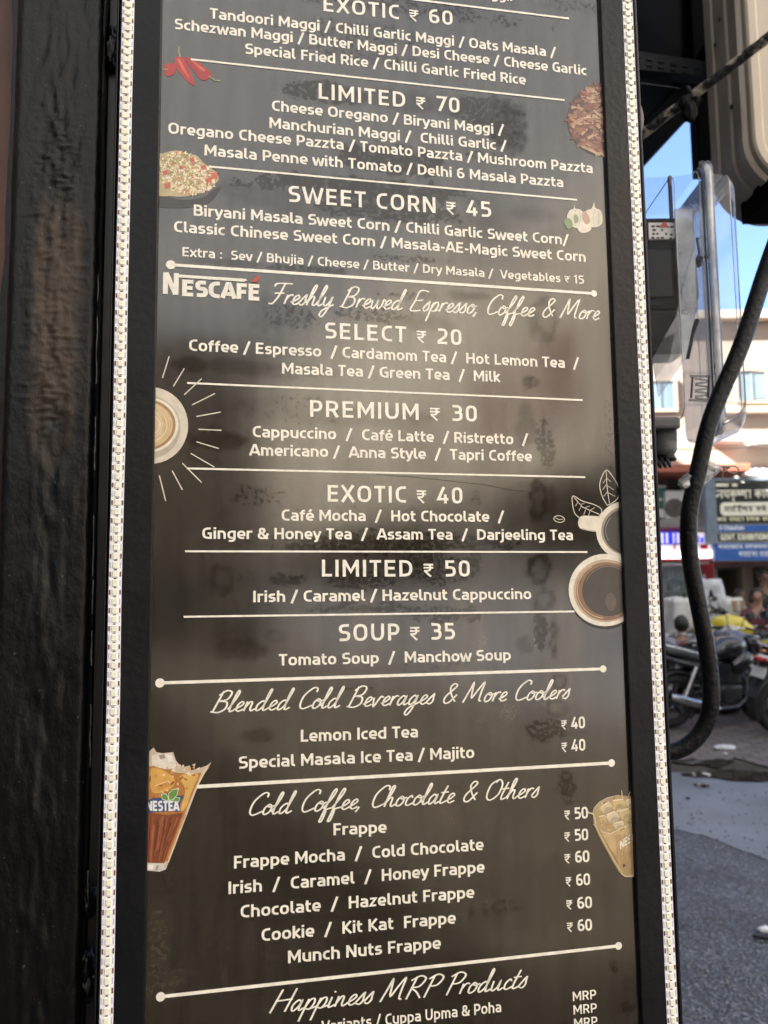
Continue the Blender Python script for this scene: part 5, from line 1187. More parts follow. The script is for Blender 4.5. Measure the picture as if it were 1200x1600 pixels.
# ---- shop signs
def strokes_flat(mb, polys, o, sx, sz, w, mat, y):     # hand lettering on an upright face
    for j, st in enumerate(polys):
        q = [Vector(p) for p in st]; vs, fs = ribbon(q, w); mb.add([(o.x+v.x*sx, y-j*.0004, o.z+v.y*sz) for v in vs], fs, mat)
DEV = {'ja': (.95, [[(.1, .5), (.7, .5)], [(.12, .5), (.02, .32), (.2, .2)], [(.7, 1), (.7, 0)]]), 'ya': (.85, [[(.1, .95), (.28, .72), (.1, .5), (.3, .32), (.62, .36)], [(.62, 1), (.62, 0)]]),
 'ka': (1.0, [[(.45, 1), (.45, 0)], [(.45, .62), (.15, .7), (.1, .42), (.45, .42)], [(.45, .66), (.8, .7), (.82, .4), (.68, .3)]]), 'ri': (0, [[(-.5, -.05), (-.66, -.22), (-.4, -.34)]]),
 'sh': (.5, [[(.1, 1), (.1, .5), (.42, .46)], [(.12, .86), (.42, .56)]]), 'na': (1.0, [[(.08, 1), (.08, .5), (.36, .5), (.36, 1)], [(.64, 1), (.64, 0)]]), 'aa': (.42, [[(.22, 1), (.22, 0)]]),
 'sa': (.95, [[(.1, .9), (.32, .8), (.2, .55), (.12, .5), (.4, .1)], [(.66, 1), (.66, 0)]]), 'ta': (.8, [[(.4, 1), (.4, .8), (.12, .6), (.2, .15), (.6, .2)]]), 'rf': (0, [[(-.3, 1.02), (-.5, 1.3), (-.2, 1.34)]]),
 'ha': (.9, [[(.45, 1), (.2, .8), (.55, .62), (.2, .45), (.3, .1), (.6, -.1)]]), 'ai': (0, [[(-.4, 1.02), (-.7, 1.34)], [(-.3, 1.02), (-.5, 1.42)]]), 'da': (.8, [[(.4, 1), (.4, .78), (.15, .7), (.5, .45), (.2, .3), (.5, .08)]]),
 'e': (.9, [[(.2, 1), (.2, .5), (.6, .1)], [(.6, 1), (.6, .55), (.2, .5)]]), 'va': (.85, [[(.6, 1), (.6, 0)], [(.6, .62), (.25, .7), (.15, .4), (.6, .35)]]), 'am': (0, [[(-.42, 1.2), (-.36, 1.26), (-.42, 1.3), (-.48, 1.24), (-.42, 1.2)]]), '_': (.5, [])}
def deva(words):
    x = 0; out = []
    for wd_ in words:
        x0 = x
        for g_ in wd_:
            adv, st = DEV[g_]; out += [[(x+p[0], p[1]) for p in q] for q in st]; x += adv
        out.append([(x0-.02, 1), (x, 1)]); x += .45
    return out, x
def deva_line(mb, words, px0, px1, pyt, pyb, Y, w, mat):
    st, L_ = deva(words); a = P(px0, pyb, Y); b = P(px1, pyt, Y); strokes_flat(mb, st, a, (b.x-a.x)/L_, (b.z-a.z), w, mat, Y)
def latin_line(mb, text, px0, px1, pyt, pyb, Y, wt, mat):
    rib = layout(text, GL, wt, .03); lo = min(v.x for r_ in rib for v in r_[0]); hi = max(v.x for r_ in rib for v in r_[0]); a = P(px0, pyb, Y); b = P(px1, pyt, Y)
    for vs, fs, j in rib: mb.add([(a.x+(v.x-lo)/(hi-lo)*(b.x-a.x), Y-j*.0004, a.z+v.y*(b.z-a.z)) for v in vs], fs, mat)
m_ltr = M('cream_sign_letters', (.88, .85, .68), .5, var=.05); m_yel = M('yellow_sign_letters', (.86, .80, .52), .5, var=.05); m_wl = M('white_sign_letters', (.86, .88, .90), .5, var=.05)
SY = FY-1.3
sg = thing('shop_signboard', 'black and blue shop signboard with cream lettering, right edge of the street', 'signboard', P(1160, 878, SY))
s = MB(); r = pr(1117, 1330, 752, 818, SY); bxp(s, r, SY, SY+.10, m_bk); r2 = pr(1117, 1330, 818.3, 831, SY); bxp(s, r2, SY, SY+.10, m_blu)
r3 = pr(1117, 1330, 831.3, 846, SY); bxp(s, r3, SY, SY+.10, m_bk); r4 = pr(1117, 1330, 846.3, 876, SY); bxp(s, r4, SY, SY+.10, m_blu); s.build('board', sg)
s = MB(); r = pr(1106, 1116.5, 748, 850, SY); bxp(s, r, SY-.02, SY+.12, m_steel); r = pr(1106, 1330, 745, 751.6, SY); bxp(s, r, SY-.015, SY+.11, m_steel)
for px in (1130, 1300):
    a = P(px, 760, SY); s.box((a.x, SY+.1, a.z), (a.x+.06, FY-.01, a.z+.06), m_steel)
s.build('frame', sg)
s = MB(); y = SY-.004
for q in ((1119, 1138, 755.5, 760), (1144, 1152, 755.5, 760)): bxp(s, pr(*q, y), y, y+.003, m_ltr)
deva_line(s, [['ja', 'ya', 'ka', 'ri', 'sh', 'na', 'aa'], ['ka', 'aa', 'sa', 'aa']], 1120, 1216, 766, 779, y, .17, m_ltr); s.build('shop_name', sg)
s = MB(); r = pr(1126, 1300, 783, 806, y); rr_ = rrect(r[0], r[2], r[1], r[3], .07, 6); s.prism([(x, y, z) for x, z in rr_], (0, .003, 0), m_ltr)
deva_line(s, [['sa', 'aa', 'ta', 'rf', 'ha', 'ai', 'na', 'da'], ['e', 'va', 'am'], ['ta', 'aa', 'ya']], 1132, 1225, 791, 799.5, y-.006, .15, m_bk); s.build('name_plate', sg)
s = MB(); deva_line(s, [['ka', 'sa'], ['sa', 'ya', 'ta', 'aa'], ['da', 'na', 'ka'], ['va', 'ya', 'sa', 'na']], 1121, 1222, 808, 815, y, .19, m_yel); s.build('lettering', sg)
s = MB(); latin_line(s, '.S Chauhan', 1122, 1163, 820.5, 828, y, .2, m_wl); s.build('lettering', sg)
s = MB(); latin_line(s, 'GOVT. EXHIBITIONS, ', 1126, 1206, 834, 844, y, .24, m_ltr); s.build('lettering', sg)
s = MB(); deva_line(s, [['na', 'va', 'sa', 'ka', 'ta', 'ya'], ['sa', 'na', 'ka', 'ya', 'sa', 'ra' if 'ra' in DEV else 'aa'], ['ka', 'e', 'va']], 1123, 1225, 851, 858, y, .18, m_wl)
deva_line(s, [['na', 'sa', 'ta', 'e', 'aa'], ['sa', 'aa', 'ta', 'aa'], ['va', 'sa']], 1155, 1225, 862, 870, y, .18, m_wl); s.build('lettering', sg)
gb = thing('green_board', 'small green shop board with white edges, just right of the menu board', 'board', P(1030, 800, FY-.3))
s = MB(); bxp(s, pr(1005, 1041, 762, 795, FY-.4), FY-.4, FY-.36, m_grn); s.build('face', gb)
s = MB(); bxp(s, pr(1005, 1040, 758.5, 761.8, FY-.4), FY-.41, FY-.35, m_white); s.build('edge', gb); s = MB(); bxp(s, pr(1005, 1044, 795.2, 809, FY-.4), FY-.41, FY-.35, m_white); s.build('edge', gb)
s = MB(); latin_line(s, 'Garden', 1023, 1037, 777.5, 782.5, FY-.403, .22, m_wl); s.build('lettering', gb)
ac = thing('air_conditioner', 'white outdoor air conditioner unit with a round grey fan grille on the ledge', 'air conditioner', P(1055, 812, FY-.45))
s = MB(); r = pr(1041, 1086, 766, 811.5, FY-.5); bxp(s, r, FY-.5, FY-.18, m_white, .02); s.build('casing', ac)
s = MB(); c = P(1054, 794, FY-.5)
for k in range(7): s.torus((c.x, FY-.508, c.z), (0, 1, 0), .025+k*.022, .006, m_conc, 28, 6)
s.disc((c.x, FY-.502, c.z), (0, 1, 0), .165, .008, m_met, 28); s.build('fan_grille', ac)
# backlit sign and lit soffit of the drinks shop
def glow(name, col, e): return M(name, col, .4, var=.12, scale=9, emit=e)
lbx = thing('lightbox_sign', 'lit blue and white sign with a magenta top over the drinks shop', 'lightbox', P(1060, 875, FY-.7))
LY = FY-.7; m_lb = glow('lit_blue_face', (.03, .03, .6), .10); m_lw = glow('lit_white_face', (.85, .8, .9), .06); m_mag = M('magenta_strip', (.16, .01, .10), .4, var=.2)
s = MB(); bxp(s, pr(960, 1063, 831.5, 850, LY), LY, LY+.3, m_lb); bxp(s, pr(960, 1063, 824, 831.3, LY), LY-.01, LY+.3, m_mag, .01); s.build('face', lbx)
s = MB(); bxp(s, pr(1086, 1111, 832, 850, LY), LY, LY+.3, m_lw, .03); bxp(s, pr(1063.3, 1086, 826, 850, LY), LY+.05, LY+.3, m_mag); s.build('end_panel', lbx)
s = MB(); yy = LY-.005
for px, w in ((1027, 2), (1033, 3.2), (1041, 2.2), (1052, 1.6), (1058, 2.6)): bxp(s, pr(px, px+w, 832.5, 849, yy), yy, yy+.004, m_lw)
s.build('marks', lbx); s = MB()
for q in ((1089, 1092, 837, 848), (1095, 1099, 840, 848), (1101, 1106, 836, 847)): bxp(s, pr(*q, yy), yy, yy+.004, m_lb)
s.build('marks', lbx)
m_red2 = M('red_paint', (.42, .02, .025), .4, var=.12); m_tube = glow('lit_tube', (1, .97, .92), .5)
so_ = thing('lit_soffit', 'glowing white strip under the blue lit sign of the drinks shop', 'light', P(1060, 878, LY))
s = MB(); bxp(s, pr(960, 1116, 860, 872.5, LY-.05), LY-.05, LY+.25, m_tube, .03); s.build('diffuser', so_)
s = MB(); bxp(s, pr(960, 1114, 850.5, 859.7, LY), LY-.02, LY+.27, m_red2, .01); bxp(s, pr(960, 1115, 872.8, 878, LY), LY-.02, LY+.27, m_red2, .01)
s.build('red_frame', so_)
s = MB()
for xa, xb in ((1022, 1052), (1056, 1066), (1082, 1094), (1106, 1112)): bxp(s, pr(xa, xb, 851.5, 858.5, LY-.03), LY-.05, LY-.021, m_lw, .012)
s.build('lit_panel', so_)
# drinks shop front
m_shelf = M('grey_shelf', (.60, .61, .60), .5, var=.15); m_cool = clear('cooler_glass', (.9, .95, .93), 1.2, .10, .03)
ck = thing('display_cooler', 'glass fronted cooler with shelves of bottles under the glowing strip', 'cooler', P(1050, 955, FY-.3))
r = pr(955, 1086, 880, 958, FY-.35)
s = MB(); s.box((r[0], FY+.19, .3), (r[1], FY+.22, r[3]), m_white); s.box((r[1]-.03, FY-.3, .3), (r[1], FY+.189, r[3]), m_white); s.box((r[0], FY-.3, .3), (r[1]-.031, FY+.189, r[2]+.12), m_shelf); s.box((r[0], FY-.3, r[3]-.04), (r[1]-.031, FY+.189, r[3]), m_white); s.build('cabinet', ck)
zs_ = [r[2]+.16+k*.20 for k in range(4)]
for z in zs_:
    if z < r[3]-.1:
        s = MB(); s.box((r[0], FY-.25, z-.02), (r[1]-.032, FY+.188, z), m_shelf); s.build('shelf', ck)
s = MB(); s.box((r[0], FY-.33, r[2]+.12), (r[1], FY-.31, r[3]-.0), m_cool); s.build('glass_door', ck)
bc = [M('bottle_clear', (.55, .58, .58), .2, var=.1), M('bottle_green', (.10, .28, .05), .25, var=.2), M('bottle_white', (.72, .72, .70), .3, var=.05), M('bottle_dark', (.05, .05, .05), .3, var=.3), M('bottle_red', (.40, .05, .04), .3, var=.1), M('bottle_olive', (.28, .33, .08), .3)]
names = ['clear', 'green', 'white', 'dark', 'red', 'olive']
xa = P(1019, 900, FY-.1).x
for k, z in enumerate(zs_[:3]):
    x = xa+.02
    while x < r[1]-.08:
        ci = random.choice([0, 0, 2, 2, 0, 3, 4]) if x < xa+.45 else random.choice([1, 5, 1, 2]); h = random.uniform(.11, .165); w = random.uniform(.026, .034)
        s = MB(); s.tube([(x, FY-.12, z), (x, FY-.12, z+h*.62), (x, FY-.12, z+h*.8), (x, FY-.12, z+h)], [w, w, w*.45, w*.42], bc[ci], 12)
        solo('bottle', 'small %s bottle on the %s shelf of the glass cooler' % (names[ci], ('lowest', 'middle', 'upper')[k]), 'bottle', s, '%s bottles on the %s cooler shelf' % (names[ci], ('lowest', 'middle', 'upper')[k])); x += w*2+random.uniform(.01, .03)
rb = thing('red_box', 'red box with a pale front standing high beside the drinks cooler', 'box', P(1106, 908, FY-.3))
s = MB(); bxp(s, pr(1096, 1116, 881, 906, FY-.4), FY-.4, FY-.05, m_red2, .02); s.build('carton', rb)
s = MB(); bxp(s, pr(1098, 1102, 897, 905, FY-.405), FY-.408, FY-.402, m_white); s.build('label', rb)
m_wrap = M('milky_wrapping', (.52, .53, .58), .25, var=.18, scale=9, bump=.7, bscale=14); m_wrap2 = M('white_tarpaulin', (.55, .55, .52), .4, var=.14, scale=5, bump=.5, bscale=9)
def wrapped(name, label, cat, q, Y0, Y1, mat):
    rr = pr(*q, Y0); bm = bmesh.new(); bmesh.ops.create_cube(bm, size=1); bmesh.ops.subdivide_edges(bm, edges=bm.edges[:], cuts=6, use_grid_fill=True)
    vs = []
    for v in bm.verts:
        p = Vector((rr[0]+(v.co.x+.5)*(rr[1]-rr[0]), Y0+(v.co.y+.5)*(Y1-Y0), rr[2]+(v.co.z+.5)*(rr[3]-rr[2])))
        p += noise.noise_vector(p*4)*.05-Vector((v.co.x, v.co.y, 0))*.12*max(0, v.co.z); vs.append(p)
    s = MB(); s.add(vs, [[v.index for v in f.verts] for f in bm.faces], mat, smooth=True); bm.free(); return solo(name, label, cat, s)
wrapped('wrapped_stack', 'tall stack wrapped in milky plastic beside the open shop', 'stack', (1101, 1131, 905, 985), 12.3, 12.8, m_wrap)
wrapped('covered_counter', 'low counter under a white sheet behind the yellow motorcycles', 'counter', (1130, 1166, 934, 985), 12.4, 12.9, m_wrap2)
wrapped('covered_cart', 'white tarpaulin covered cart in front of the drinks cooler', 'cart', (1052, 1092, 935, 1000), 11.7, 12.6, m_wrap2)
m_card = M('brown_cardboard', (.42, .29, .20), .8, var=.1, scale=5)
cb = thing('cardboard_box', 'brown cardboard box on the white covered counter', 'box', P(1155, 952, 12.55))
s = MB(); bxp(s, pr(1146, 1163, 938, 955, 12.38), 12.36, 12.7, m_card, .01); s.build('carton', cb); s = MB(); bxp(s, pr(1153, 1156, 938, 955, 12.35), 12.352, 12.358, m_shelf); s.build('tape', cb)

# ---- unseen rows placed to shade and light this street and show in the gloss of the board
m_b1 = wall_mat('ochre_plaster', (.34, .25, .16)); m_b2 = wall_mat('grey_plaster', (.26, .25, .24)); m_b3 = wall_mat('dusty_pink_plaster', (.64, .58, .52)); m_b4 = wall_mat('worn_limewash', (.24, .212, .172)); m_b5 = wall_mat('brown_plaster', (.19, .163, .132)); m_sh = M('shop_shutter', (.10, .10, .11), .5, var=.3, scale=3)
def block(name, label, x0, x1, y0, y1, h, mat, face, floors, nwin):
    b = thing(name, label, 'building', ((x0+x1)/2, (y0+y1)/2, 0))
    s = MB(); s.box((x0, y0, 0), (x1, y1, h), mat); s.build('wall', b)
    s = MB(); s.box((x0-.12, y0-.12, h+.002), (x1+.12, y1+.12, h+.22), m_conc); s.build('roof', b)
    for fl in range(floors):
        z = 3.6+fl*3.1
        if z+1.3 > h: break
        for k in range(nwin):
            s = MB(); w = MB()
            if face in 'xX':
                y = y0+(y1-y0)*(k+.5)/nwin; xx = x0 if face == 'x' else x1; d = -1 if face == 'x' else 1
                s.box((min(xx, xx+d*.08), y-.55, z-.08), (max(xx, xx+d*.08), y+.55, z), m_conc); w.box((min(xx+d*.002, xx+d*.03), y-.45, z+.001), (max(xx+d*.002, xx+d*.03), y+.45, z+1.2), m_brn)
            else:
                x = x0+(x1-x0)*(k+.5)/nwin; d = 1
                s.box((x-.55, y1, z-.08), (x+.55, y1+.08, z), m_conc); w.box((x-.45, y1+.002, z+.001), (x+.45, y1+.03, z+1.2), m_brn)
            q = s.build('window_sill', b); w.build('window', b)
    s = MB()
    for k in range(max(2, nwin-1)):
        n_ = max(2, nwin-1)
        if face in 'xX':
            ya = y0+(y1-y0)*(k+.08)/n_; yb = y0+(y1-y0)*(k+.92)/n_; xx = x0 if face == 'x' else x1; d = -1 if face == 'x' else 1
            s.box((min(xx+d*.002, xx+d*.05), ya, 0.05), (max(xx+d*.002, xx+d*.05), yb, 2.5), m_sh)
        else:
            xa_ = x0+(x1-x0)*(k+.08)/n_; xb_ = x0+(x1-x0)*(k+.92)/n_; s.box((xa_, y1+.002, .05), (xb_, y1+.05, 2.5), m_sh)
    s.build('shutters', b)
block('street_building', 'unseen tall grey plastered building beside the menu stall, added to shade it', -9, -1.45, -2.6, 4.0, 9.6, m_b2, 'X', 2, 3)  # out-of-view block, added to keep the sun off the board
block('street_building', 'unseen lower grey building between the stall and the shops across the street, added for shade', -9, -1.6, 4.3, 13.2, 8.6, m_b2, 'X', 2, 4)  # out-of-view block, height set for the shade line on the shops
block('street_building', 'low ochre building behind the viewer on the stall side', -10, -3.2, -24, -2.8, 3.3, m_b1, 'X', 0, 6)
block('street_building', 'unseen dusty pink building along the right side of the street, kept pale to bounce sun', 5.7, 14, -4.6, 1.5, 7.4, m_b3, 'x', 1, 6)  # out-of-view block, pale so that it bounces sun onto the board
block('street_building', 'low brown building between the pink and the limewashed building', 5.8, 14, -9.65, -4.8, 6.2, m_b5, 'x', 1, 3)
block('street_building', 'cream shop building across the street farther behind', 5.9, 14, -23.5, -9.8, 7.4, m_b4, 'x', 2, 4)
block('street_building', 'ochre building closing the street behind the viewer', -2, 9, -36, -24, 9.5, m_b1, 'y', 2, 4)
for y0, y1, lab in ((-9.3, -1.7, 'black canvas canopy along the dusty pink building'), (-20.8, -10, 'black canvas canopy along the cream shop building')):
    s = MB(); s.prism([(5.65, y0, 3.0), (4.6, y0, 2.6), (4.6, y0, 2.55), (5.65, y0, 2.95)], (0, y1-y0, 0), m_awn); solo('canopy', lab, 'canopy', s)

# ------------------------------------------------------------------ motorcycles
m_tyre = M('tyre_rubber', (.012, .012, .012), .7, var=.3, scale=20); m_alloy = M('alloy', (.07, .07, .075), .35, metal=.8, var=.15, scale=20); m_chr = M('chrome', (.62, .62, .63), .12, metal=1., var=.08, scale=10)
m_eng = M('engine_metal', (.08, .08, .085), .4, metal=.6, var=.35, scale=22); m_seat = M('black_vinyl', (.015, .015, .016), .45, var=.25, scale=14, bump=.1); m_tail = M('red_lens', (.35, .01, .015), .12, var=.1); m_lens = M('headlight_lens', (.55, .58, .60), .08, var=.1)
m_plate = M('white_plate', (.55, .55, .53), .45, var=.06); m_mir = M('mirror_glass', (.5, .52, .55), .05, metal=1.)
def paint(name, c): return M(name, c, .22, var=.08, scale=4, coat=.6)
def ring_yz(x, y, z0, z1, n=14, sq=.75):
    out = []
    for k in range(n):
        t = 2*math.pi*k/n; c, s_ = math.cos(t), math.sin(t)
        out.append(Vector((x, y*math.copysign(abs(c)**sq, c), (z0+z1)/2+(z1-z0)/2*math.copysign(abs(s_)**sq, s_))))
    return out
def motorcycle(label, pt, pt2, group):
    t = thing('motorcycle', label, 'motorcycle', (0, 0, 0), 0, group)
    for x in (.64, -.62):
        s = MB(); s.torus((x, 0, .30), (0, 1, 0), .247, .053, m_tyre, 36, 10, 1.0); w = s.build('wheel', t)
        s = MB(); s.torus((x, 0, .30), (0, 1, 0), .200, .012, m_alloy, 32, 6, 2.2); s.disc((x, 0, .30), (0, 1, 0), .055, .10, m_eng, 16)
        for k in range(6):
            a = R(60*k); s.tube([(x+.05*math.cos(a), 0, .30+.05*math.sin(a)), (x+.2*math.cos(a+.15), 0, .30+.2*math.sin(a+.15))], .012, m_alloy, 6)
        s.torus((x, .045, .30), (0, 1, 0), .10, .012, m_chr, 24, 4, .3); s.build('rim', w)
    for y in (-.075, .075):
        s = MB(); s.tube([(.64, y, .30), (.53, y, .58), (.43, y, .86)], [.022, .024, .017], m_eng, 10); s.tube([(.56, y, .50), (.43, y, .86)], .0165, m_chr, 10); s.build('fork', t)
    def fender(x, a0, a1, w, r, mat):
        s = MB(); rings = []
        for k in range(15):
            a = R(a0+(a1-a0)*k/14); c, q = math.cos(a), math.sin(a); rings.append([Vector((x+(r+d)*c, y, .30+(r+d)*q)) for y, d in ((-w, -.03), (-w*.8, 0), (0, .012), (w*.8, 0), (w, -.03), (w*.7, -.012), (0, .0), (-w*.7, -.012))])
        s.loft(rings, mat); return s
    fender(.64, 20, 175, .065, .325, pt).build('front_fender', t)
    fender(-.62, 55, 205, .075, .34, m_seat).build('rear_fender', t)
    s = MB(); s.loft([ring_yz(x, y, a, b) for x, y, a, b in ((.36, .06, .80, .90), (.31, .12, .77, .97), (.18, .155, .74, 1.0), (.02, .14, .73, .97), (-.1, .09, .74, .86), (-.13, .05, .76, .82))], pt); tk = s.build('fuel_tank', t)
    s = MB(); s.disc((.17, 0, 1.0), (0, 0, 1), .035, .012, m_chr, 16); s.build('filler_cap', tk)
    s = MB(); s.loft([ring_yz(x, y, a, b) for x, y, a, b in ((.36, .165, .66, .82), (.28, .20, .58, .86), (.18, .19, .56, .80), (.10, .16, .60, .72))], pt2); s.build('tank_shroud', t)
    s = MB(); s.loft([ring_yz(x, y, a, b) for x, y, a, b in ((-.06, .07, .74, .82), (-.12, .11, .72, .815), (-.28, .135, .71, .80), (-.42, .13, .725, .825), (-.56, .115, .75, .865), (-.70, .08, .79, .875), (-.74, .05, .81, .86))], m_seat); s.build('seat', t)
    s = MB(); s.loft([ring_yz(x, y, a, b) for x, y, a, b in ((-.18, .11, .62, .71), (-.42, .135, .66, .72), (-.66, .12, .71, .78), (-.84, .07, .77, .83), (-.88, .05, .785, .815))], pt); tl = s.build('tail_cowl', t)
    s = MB(); s.loft([ring_yz(x, y, a, b) for x, y, a, b in ((-.845, .075, .755, .82), (-.90, .06, .765, .815), (-.915, .045, .775, .805))], m_tail); s.build('tail_light', t)
    s = MB(); s.tube([(-.30, .135, .80), (-.62, .14, .88), (-.80, .10, .92), (-.83, 0, .925), (-.80, -.10, .92), (-.62, -.14, .88), (-.30, -.135, .80)], .011, m_chr, 8); s.build('grab_rail', t)
    s = MB(); s.prism([(-.90, -.10, .60), (-.90, .10, .60), (-.86, .10, .70), (-.86, -.10, .70)], (.008, 0, 0), m_plate); pl_ = s.build('number_plate', t)
    s = MB(); s.prism([(-.84, -.02, .72), (-.84, .02, .72), (-.93, .02, .52), (-.93, -.02, .52), (-.99, -.06, .42), (-.99, .06, .42)][:4], (.02, 0, 0), m_seat); s.prism([(-.86, -.07, .60), (-.86, .07, .60), (-.98, .06, .40), (-.98, -.06, .40)], (.015, 0, 0), m_seat); s.build('mud_flap', t)
    s = MB(); s.box((-.10, -.13, .26), (.26, .13, .46), m_eng, .04); s.box((.06, -.09, .46), (.24, .09, .68), m_eng, .02)
    for k in range(6): s.box((.04, -.115, .475+k*.033), (.26, .115, .487+k*.033), m_eng)
    for y in (-1, 1): s.disc((.04, y*.135, .36), (0, 1, 0), .085, .05, m_eng, 20); s.disc((.04, y*.165, .36), (0, 1, 0), .06, .01, m_alloy, 20)
    s.build('engine', t)
    s = MB(); s.tube([(.24, -.05, .60), (.34, -.08, .50), (.32, -.12, .30), (.16, -.15, .22), (-.12, -.17, .22)], .020, m_eng, 10); s.tube([(-.12, -.17, .22), (-.22, -.18, .25), (-.62, -.19, .34), (-.82, -.19, .40)], [.022, .042, .048, .036], m_chr, 14); s.build('exhaust', t)
    s = MB()
    for q in ([(.40, 0, .84), (.30, 0, .62), (.26, 0, .30)], [(.40, 0, .86), (.1, .05, .78), (-.3, .10, .70), (-.80, .08, .78)], [(.40, 0, .86), (.1, -.05, .78), (-.3, -.10, .70), (-.80, -.08, .78)], [(-.08, .10, .36), (-.3, .12, .70)], [(-.08, -.10, .36), (-.3, -.12, .70)]): s.tube(q, .018, m_seat, 8)
    for y in (-.11, .11): s.tube([(-.06, y, .34), (-.62, y, .30)], .022, m_eng, 8); s.tube([(-.58, y*1.15, .33), (-.42, y*1.15, .68)], .028, m_chr, 10); s.tube([(-.03, y, .30), (-.05, y*2.6, .29)], .012, m_seat, 8)
    s.build('frame', t)
    for y in (-1, 1):
        s = MB(); s.prism([(.02, y*.13, .70), (-.30, y*.14, .70), (-.42, y*.14, .60), (-.22, y*.14, .46), (-.02, y*.13, .50)], (0, y*.02, 0), pt2); s.build('side_panel', t)
    s = MB(); s.tube([(.30, .36, 1.02), (.34, .30, 1.035), (.41, .14, 1.01), (.43, 0, .98), (.41, -.14, 1.01), (.34, -.30, 1.035), (.30, -.36, 1.02)], .012, m_chr, 8); hb = s.build('handlebar', t)
    for y in (-1, 1):
        s = MB(); s.tube([(.345, y*.27, 1.034), (.29, y*.385, 1.018)], .019, m_seat, 10); s.tube([(.375, y*.26, 1.04), (.385, y*.38, 1.03)], .006, m_alloy, 6); s.build('grip', hb)
        s = MB(); s.tube([(.36, y*.22, 1.03), (.40, y*.28, 1.16), (.39, y*.33, 1.19)], .007, m_seat, 6); s.ell((.385, y*.36, 1.21), (.018, .075, .045), m_seat, n=14, k=8); s.disc((.366, y*.36, 1.21), (1, 0, .1), .042, .004, m_mir, 16); s.build('mirror', hb)
        s = MB(); s.tube([(.47, y*.09, .84), (.47, y*.17, .83)], .008, m_seat, 6); s.ell((.47, y*.19, .83), (.03, .026, .022), M_AMB, n=10, k=6); s.build('turn_signal', t)
    s = MB(); s.loft([ring_yz(x, y, a, b) for x, y, a, b in ((.40, .06, .82, .96), (.46, .11, .76, 1.0), (.53, .10, .77, .95), (.56, .085, .785, .92))], pt); hl = s.build('headlight', t)
    s = MB(); s.loft([ring_yz(x, y, a, b) for x, y, a, b in ((.556, .082, .79, .915), (.575, .07, .80, .90), (.582, .05, .82, .88))], m_lens); s.build('lens', hl)
    s = MB(); s.tube([(-.06, .12, .26), (-.14, .24, .012)], .010, m_seat, 8); s.build('side_stand', t)
    return t
M_AMB = M('amber_lens', (.55, .20, .02), .15, var=.1)
pb, ps_, py_, pw = paint('black_bike_paint', (.015, .016, .02)), paint('blue_grey_bike_paint', (.10, .125, .17)), paint('yellow_bike_paint', (.62, .50, .03)), paint('white_bike_paint', (.52, .52, .48))
GB = 'motorcycles parked across the street'
def park(o, rear, ang, lean=-7):
    """put the rear wheel's contact point on the ground there; ang = heading"""
    o.matrix_world = Matrix.Translation((rear[0], rear[1], .014)) @ Matrix.Rotation(ang, 4, 'Z') @ Matrix.Rotation(R(lean), 4, 'X') @ Matrix.Translation((.62, 0, 0))
def at_g(px, Y): q = P(px, 928, Y); return (q.x, Y)
A = motorcycle('blue-grey motorcycle with dark shrouds in the middle of the parked row, facing left', ps_, pb, GB)
park(A, at_g(1122, 10.0), R(160), 8)
B = motorcycle('motorcycle with white tail cowl, red tail light and number plate at the right edge', pw, pb, GB)
park(B, at_g(1203, 8.65), R(14), 7)
Cc = motorcycle('yellow motorcycle standing tall in the row behind at the right edge', py_, py_, GB)
park(Cc, at_g(1238, 10.9), R(168), 6); Cc.matrix_world = Cc.matrix_world @ Matrix.Scale(1.17, 4)
D = copy_tree(Cc); D['label'] = 'yellow motorcycle half hidden by the black cable, nose to the shops'; park(D, at_g(1126, 11.3), R(62), 7); D.matrix_world = D.matrix_world @ Matrix.Scale(1.1, 4)
F = motorcycle('all black motorcycle nearest in the row, rear wheel beside the menu board', pb, pb, GB); park(F, at_g(1040, 9.05), R(22), 6)
Ee = copy_tree(F); Ee['label'] = 'black motorcycle behind the row with mirrors up, in front of the yellow one'; park(Ee, at_g(1150, 10.5), R(75), 7)
H_ = copy_tree(A); H_['label'] = 'blue-grey motorcycle farthest left in the row, mostly behind the menu board'; park(H_, at_g(1012, 10.8), R(115), 7)
for src, px, Y, ang, lab in ((F, 1078, 10.1, 118, 'black motorcycle behind the nearest one, front wheel turned to the shops'), (A, 1186, 9.7, 98, 'blue-grey motorcycle squeezed between the white tailed and the yellow motorcycle'), (F, 1052, 11.2, 60, 'black motorcycle in front of the person in the pale shirt'), (F, 1160, 11.5, 130, 'black motorcycle deepest in the row, under the seated person in maroon')):
    o = copy_tree(src); o['label'] = lab; park(o, at_g(px, Y), R(ang), 7)
# ------------------------------------------------------------------ people
m_hair = M('black_hair', (.012, .010, .009), .5, var=.3, scale=40); m_eye = M('dark_eye', (.02, .012, .01), .2)
def skinned(name, nodes, edges, mat, parent, root=0, sub=2):
    bm = bmesh.new(); ly = bm.verts.layers.skin.verify(); vs = []
    for i, (p, r) in enumerate(nodes):
        v = bm.verts.new(p); v[ly].radius = (r, r); v[ly].use_root = (i == root); vs.append(v)
    for a, b in edges: bm.edges.new((vs[a], vs[b]))
    me = bpy.data.meshes.new(name); bm.to_mesh(me); bm.free(); me.materials.append(mat)
    o = bpy.data.objects.new(name, me); C.objects.link(o); o.parent = parent; ROOT[o.name] = Matrix()
    m1 = o.modifiers.new('skin', 'SKIN'); m1.use_smooth_shade = True; m2 = o.modifiers.new('sub', 'SUBSURF'); m2.levels = sub; m2.render_levels = sub
    return o
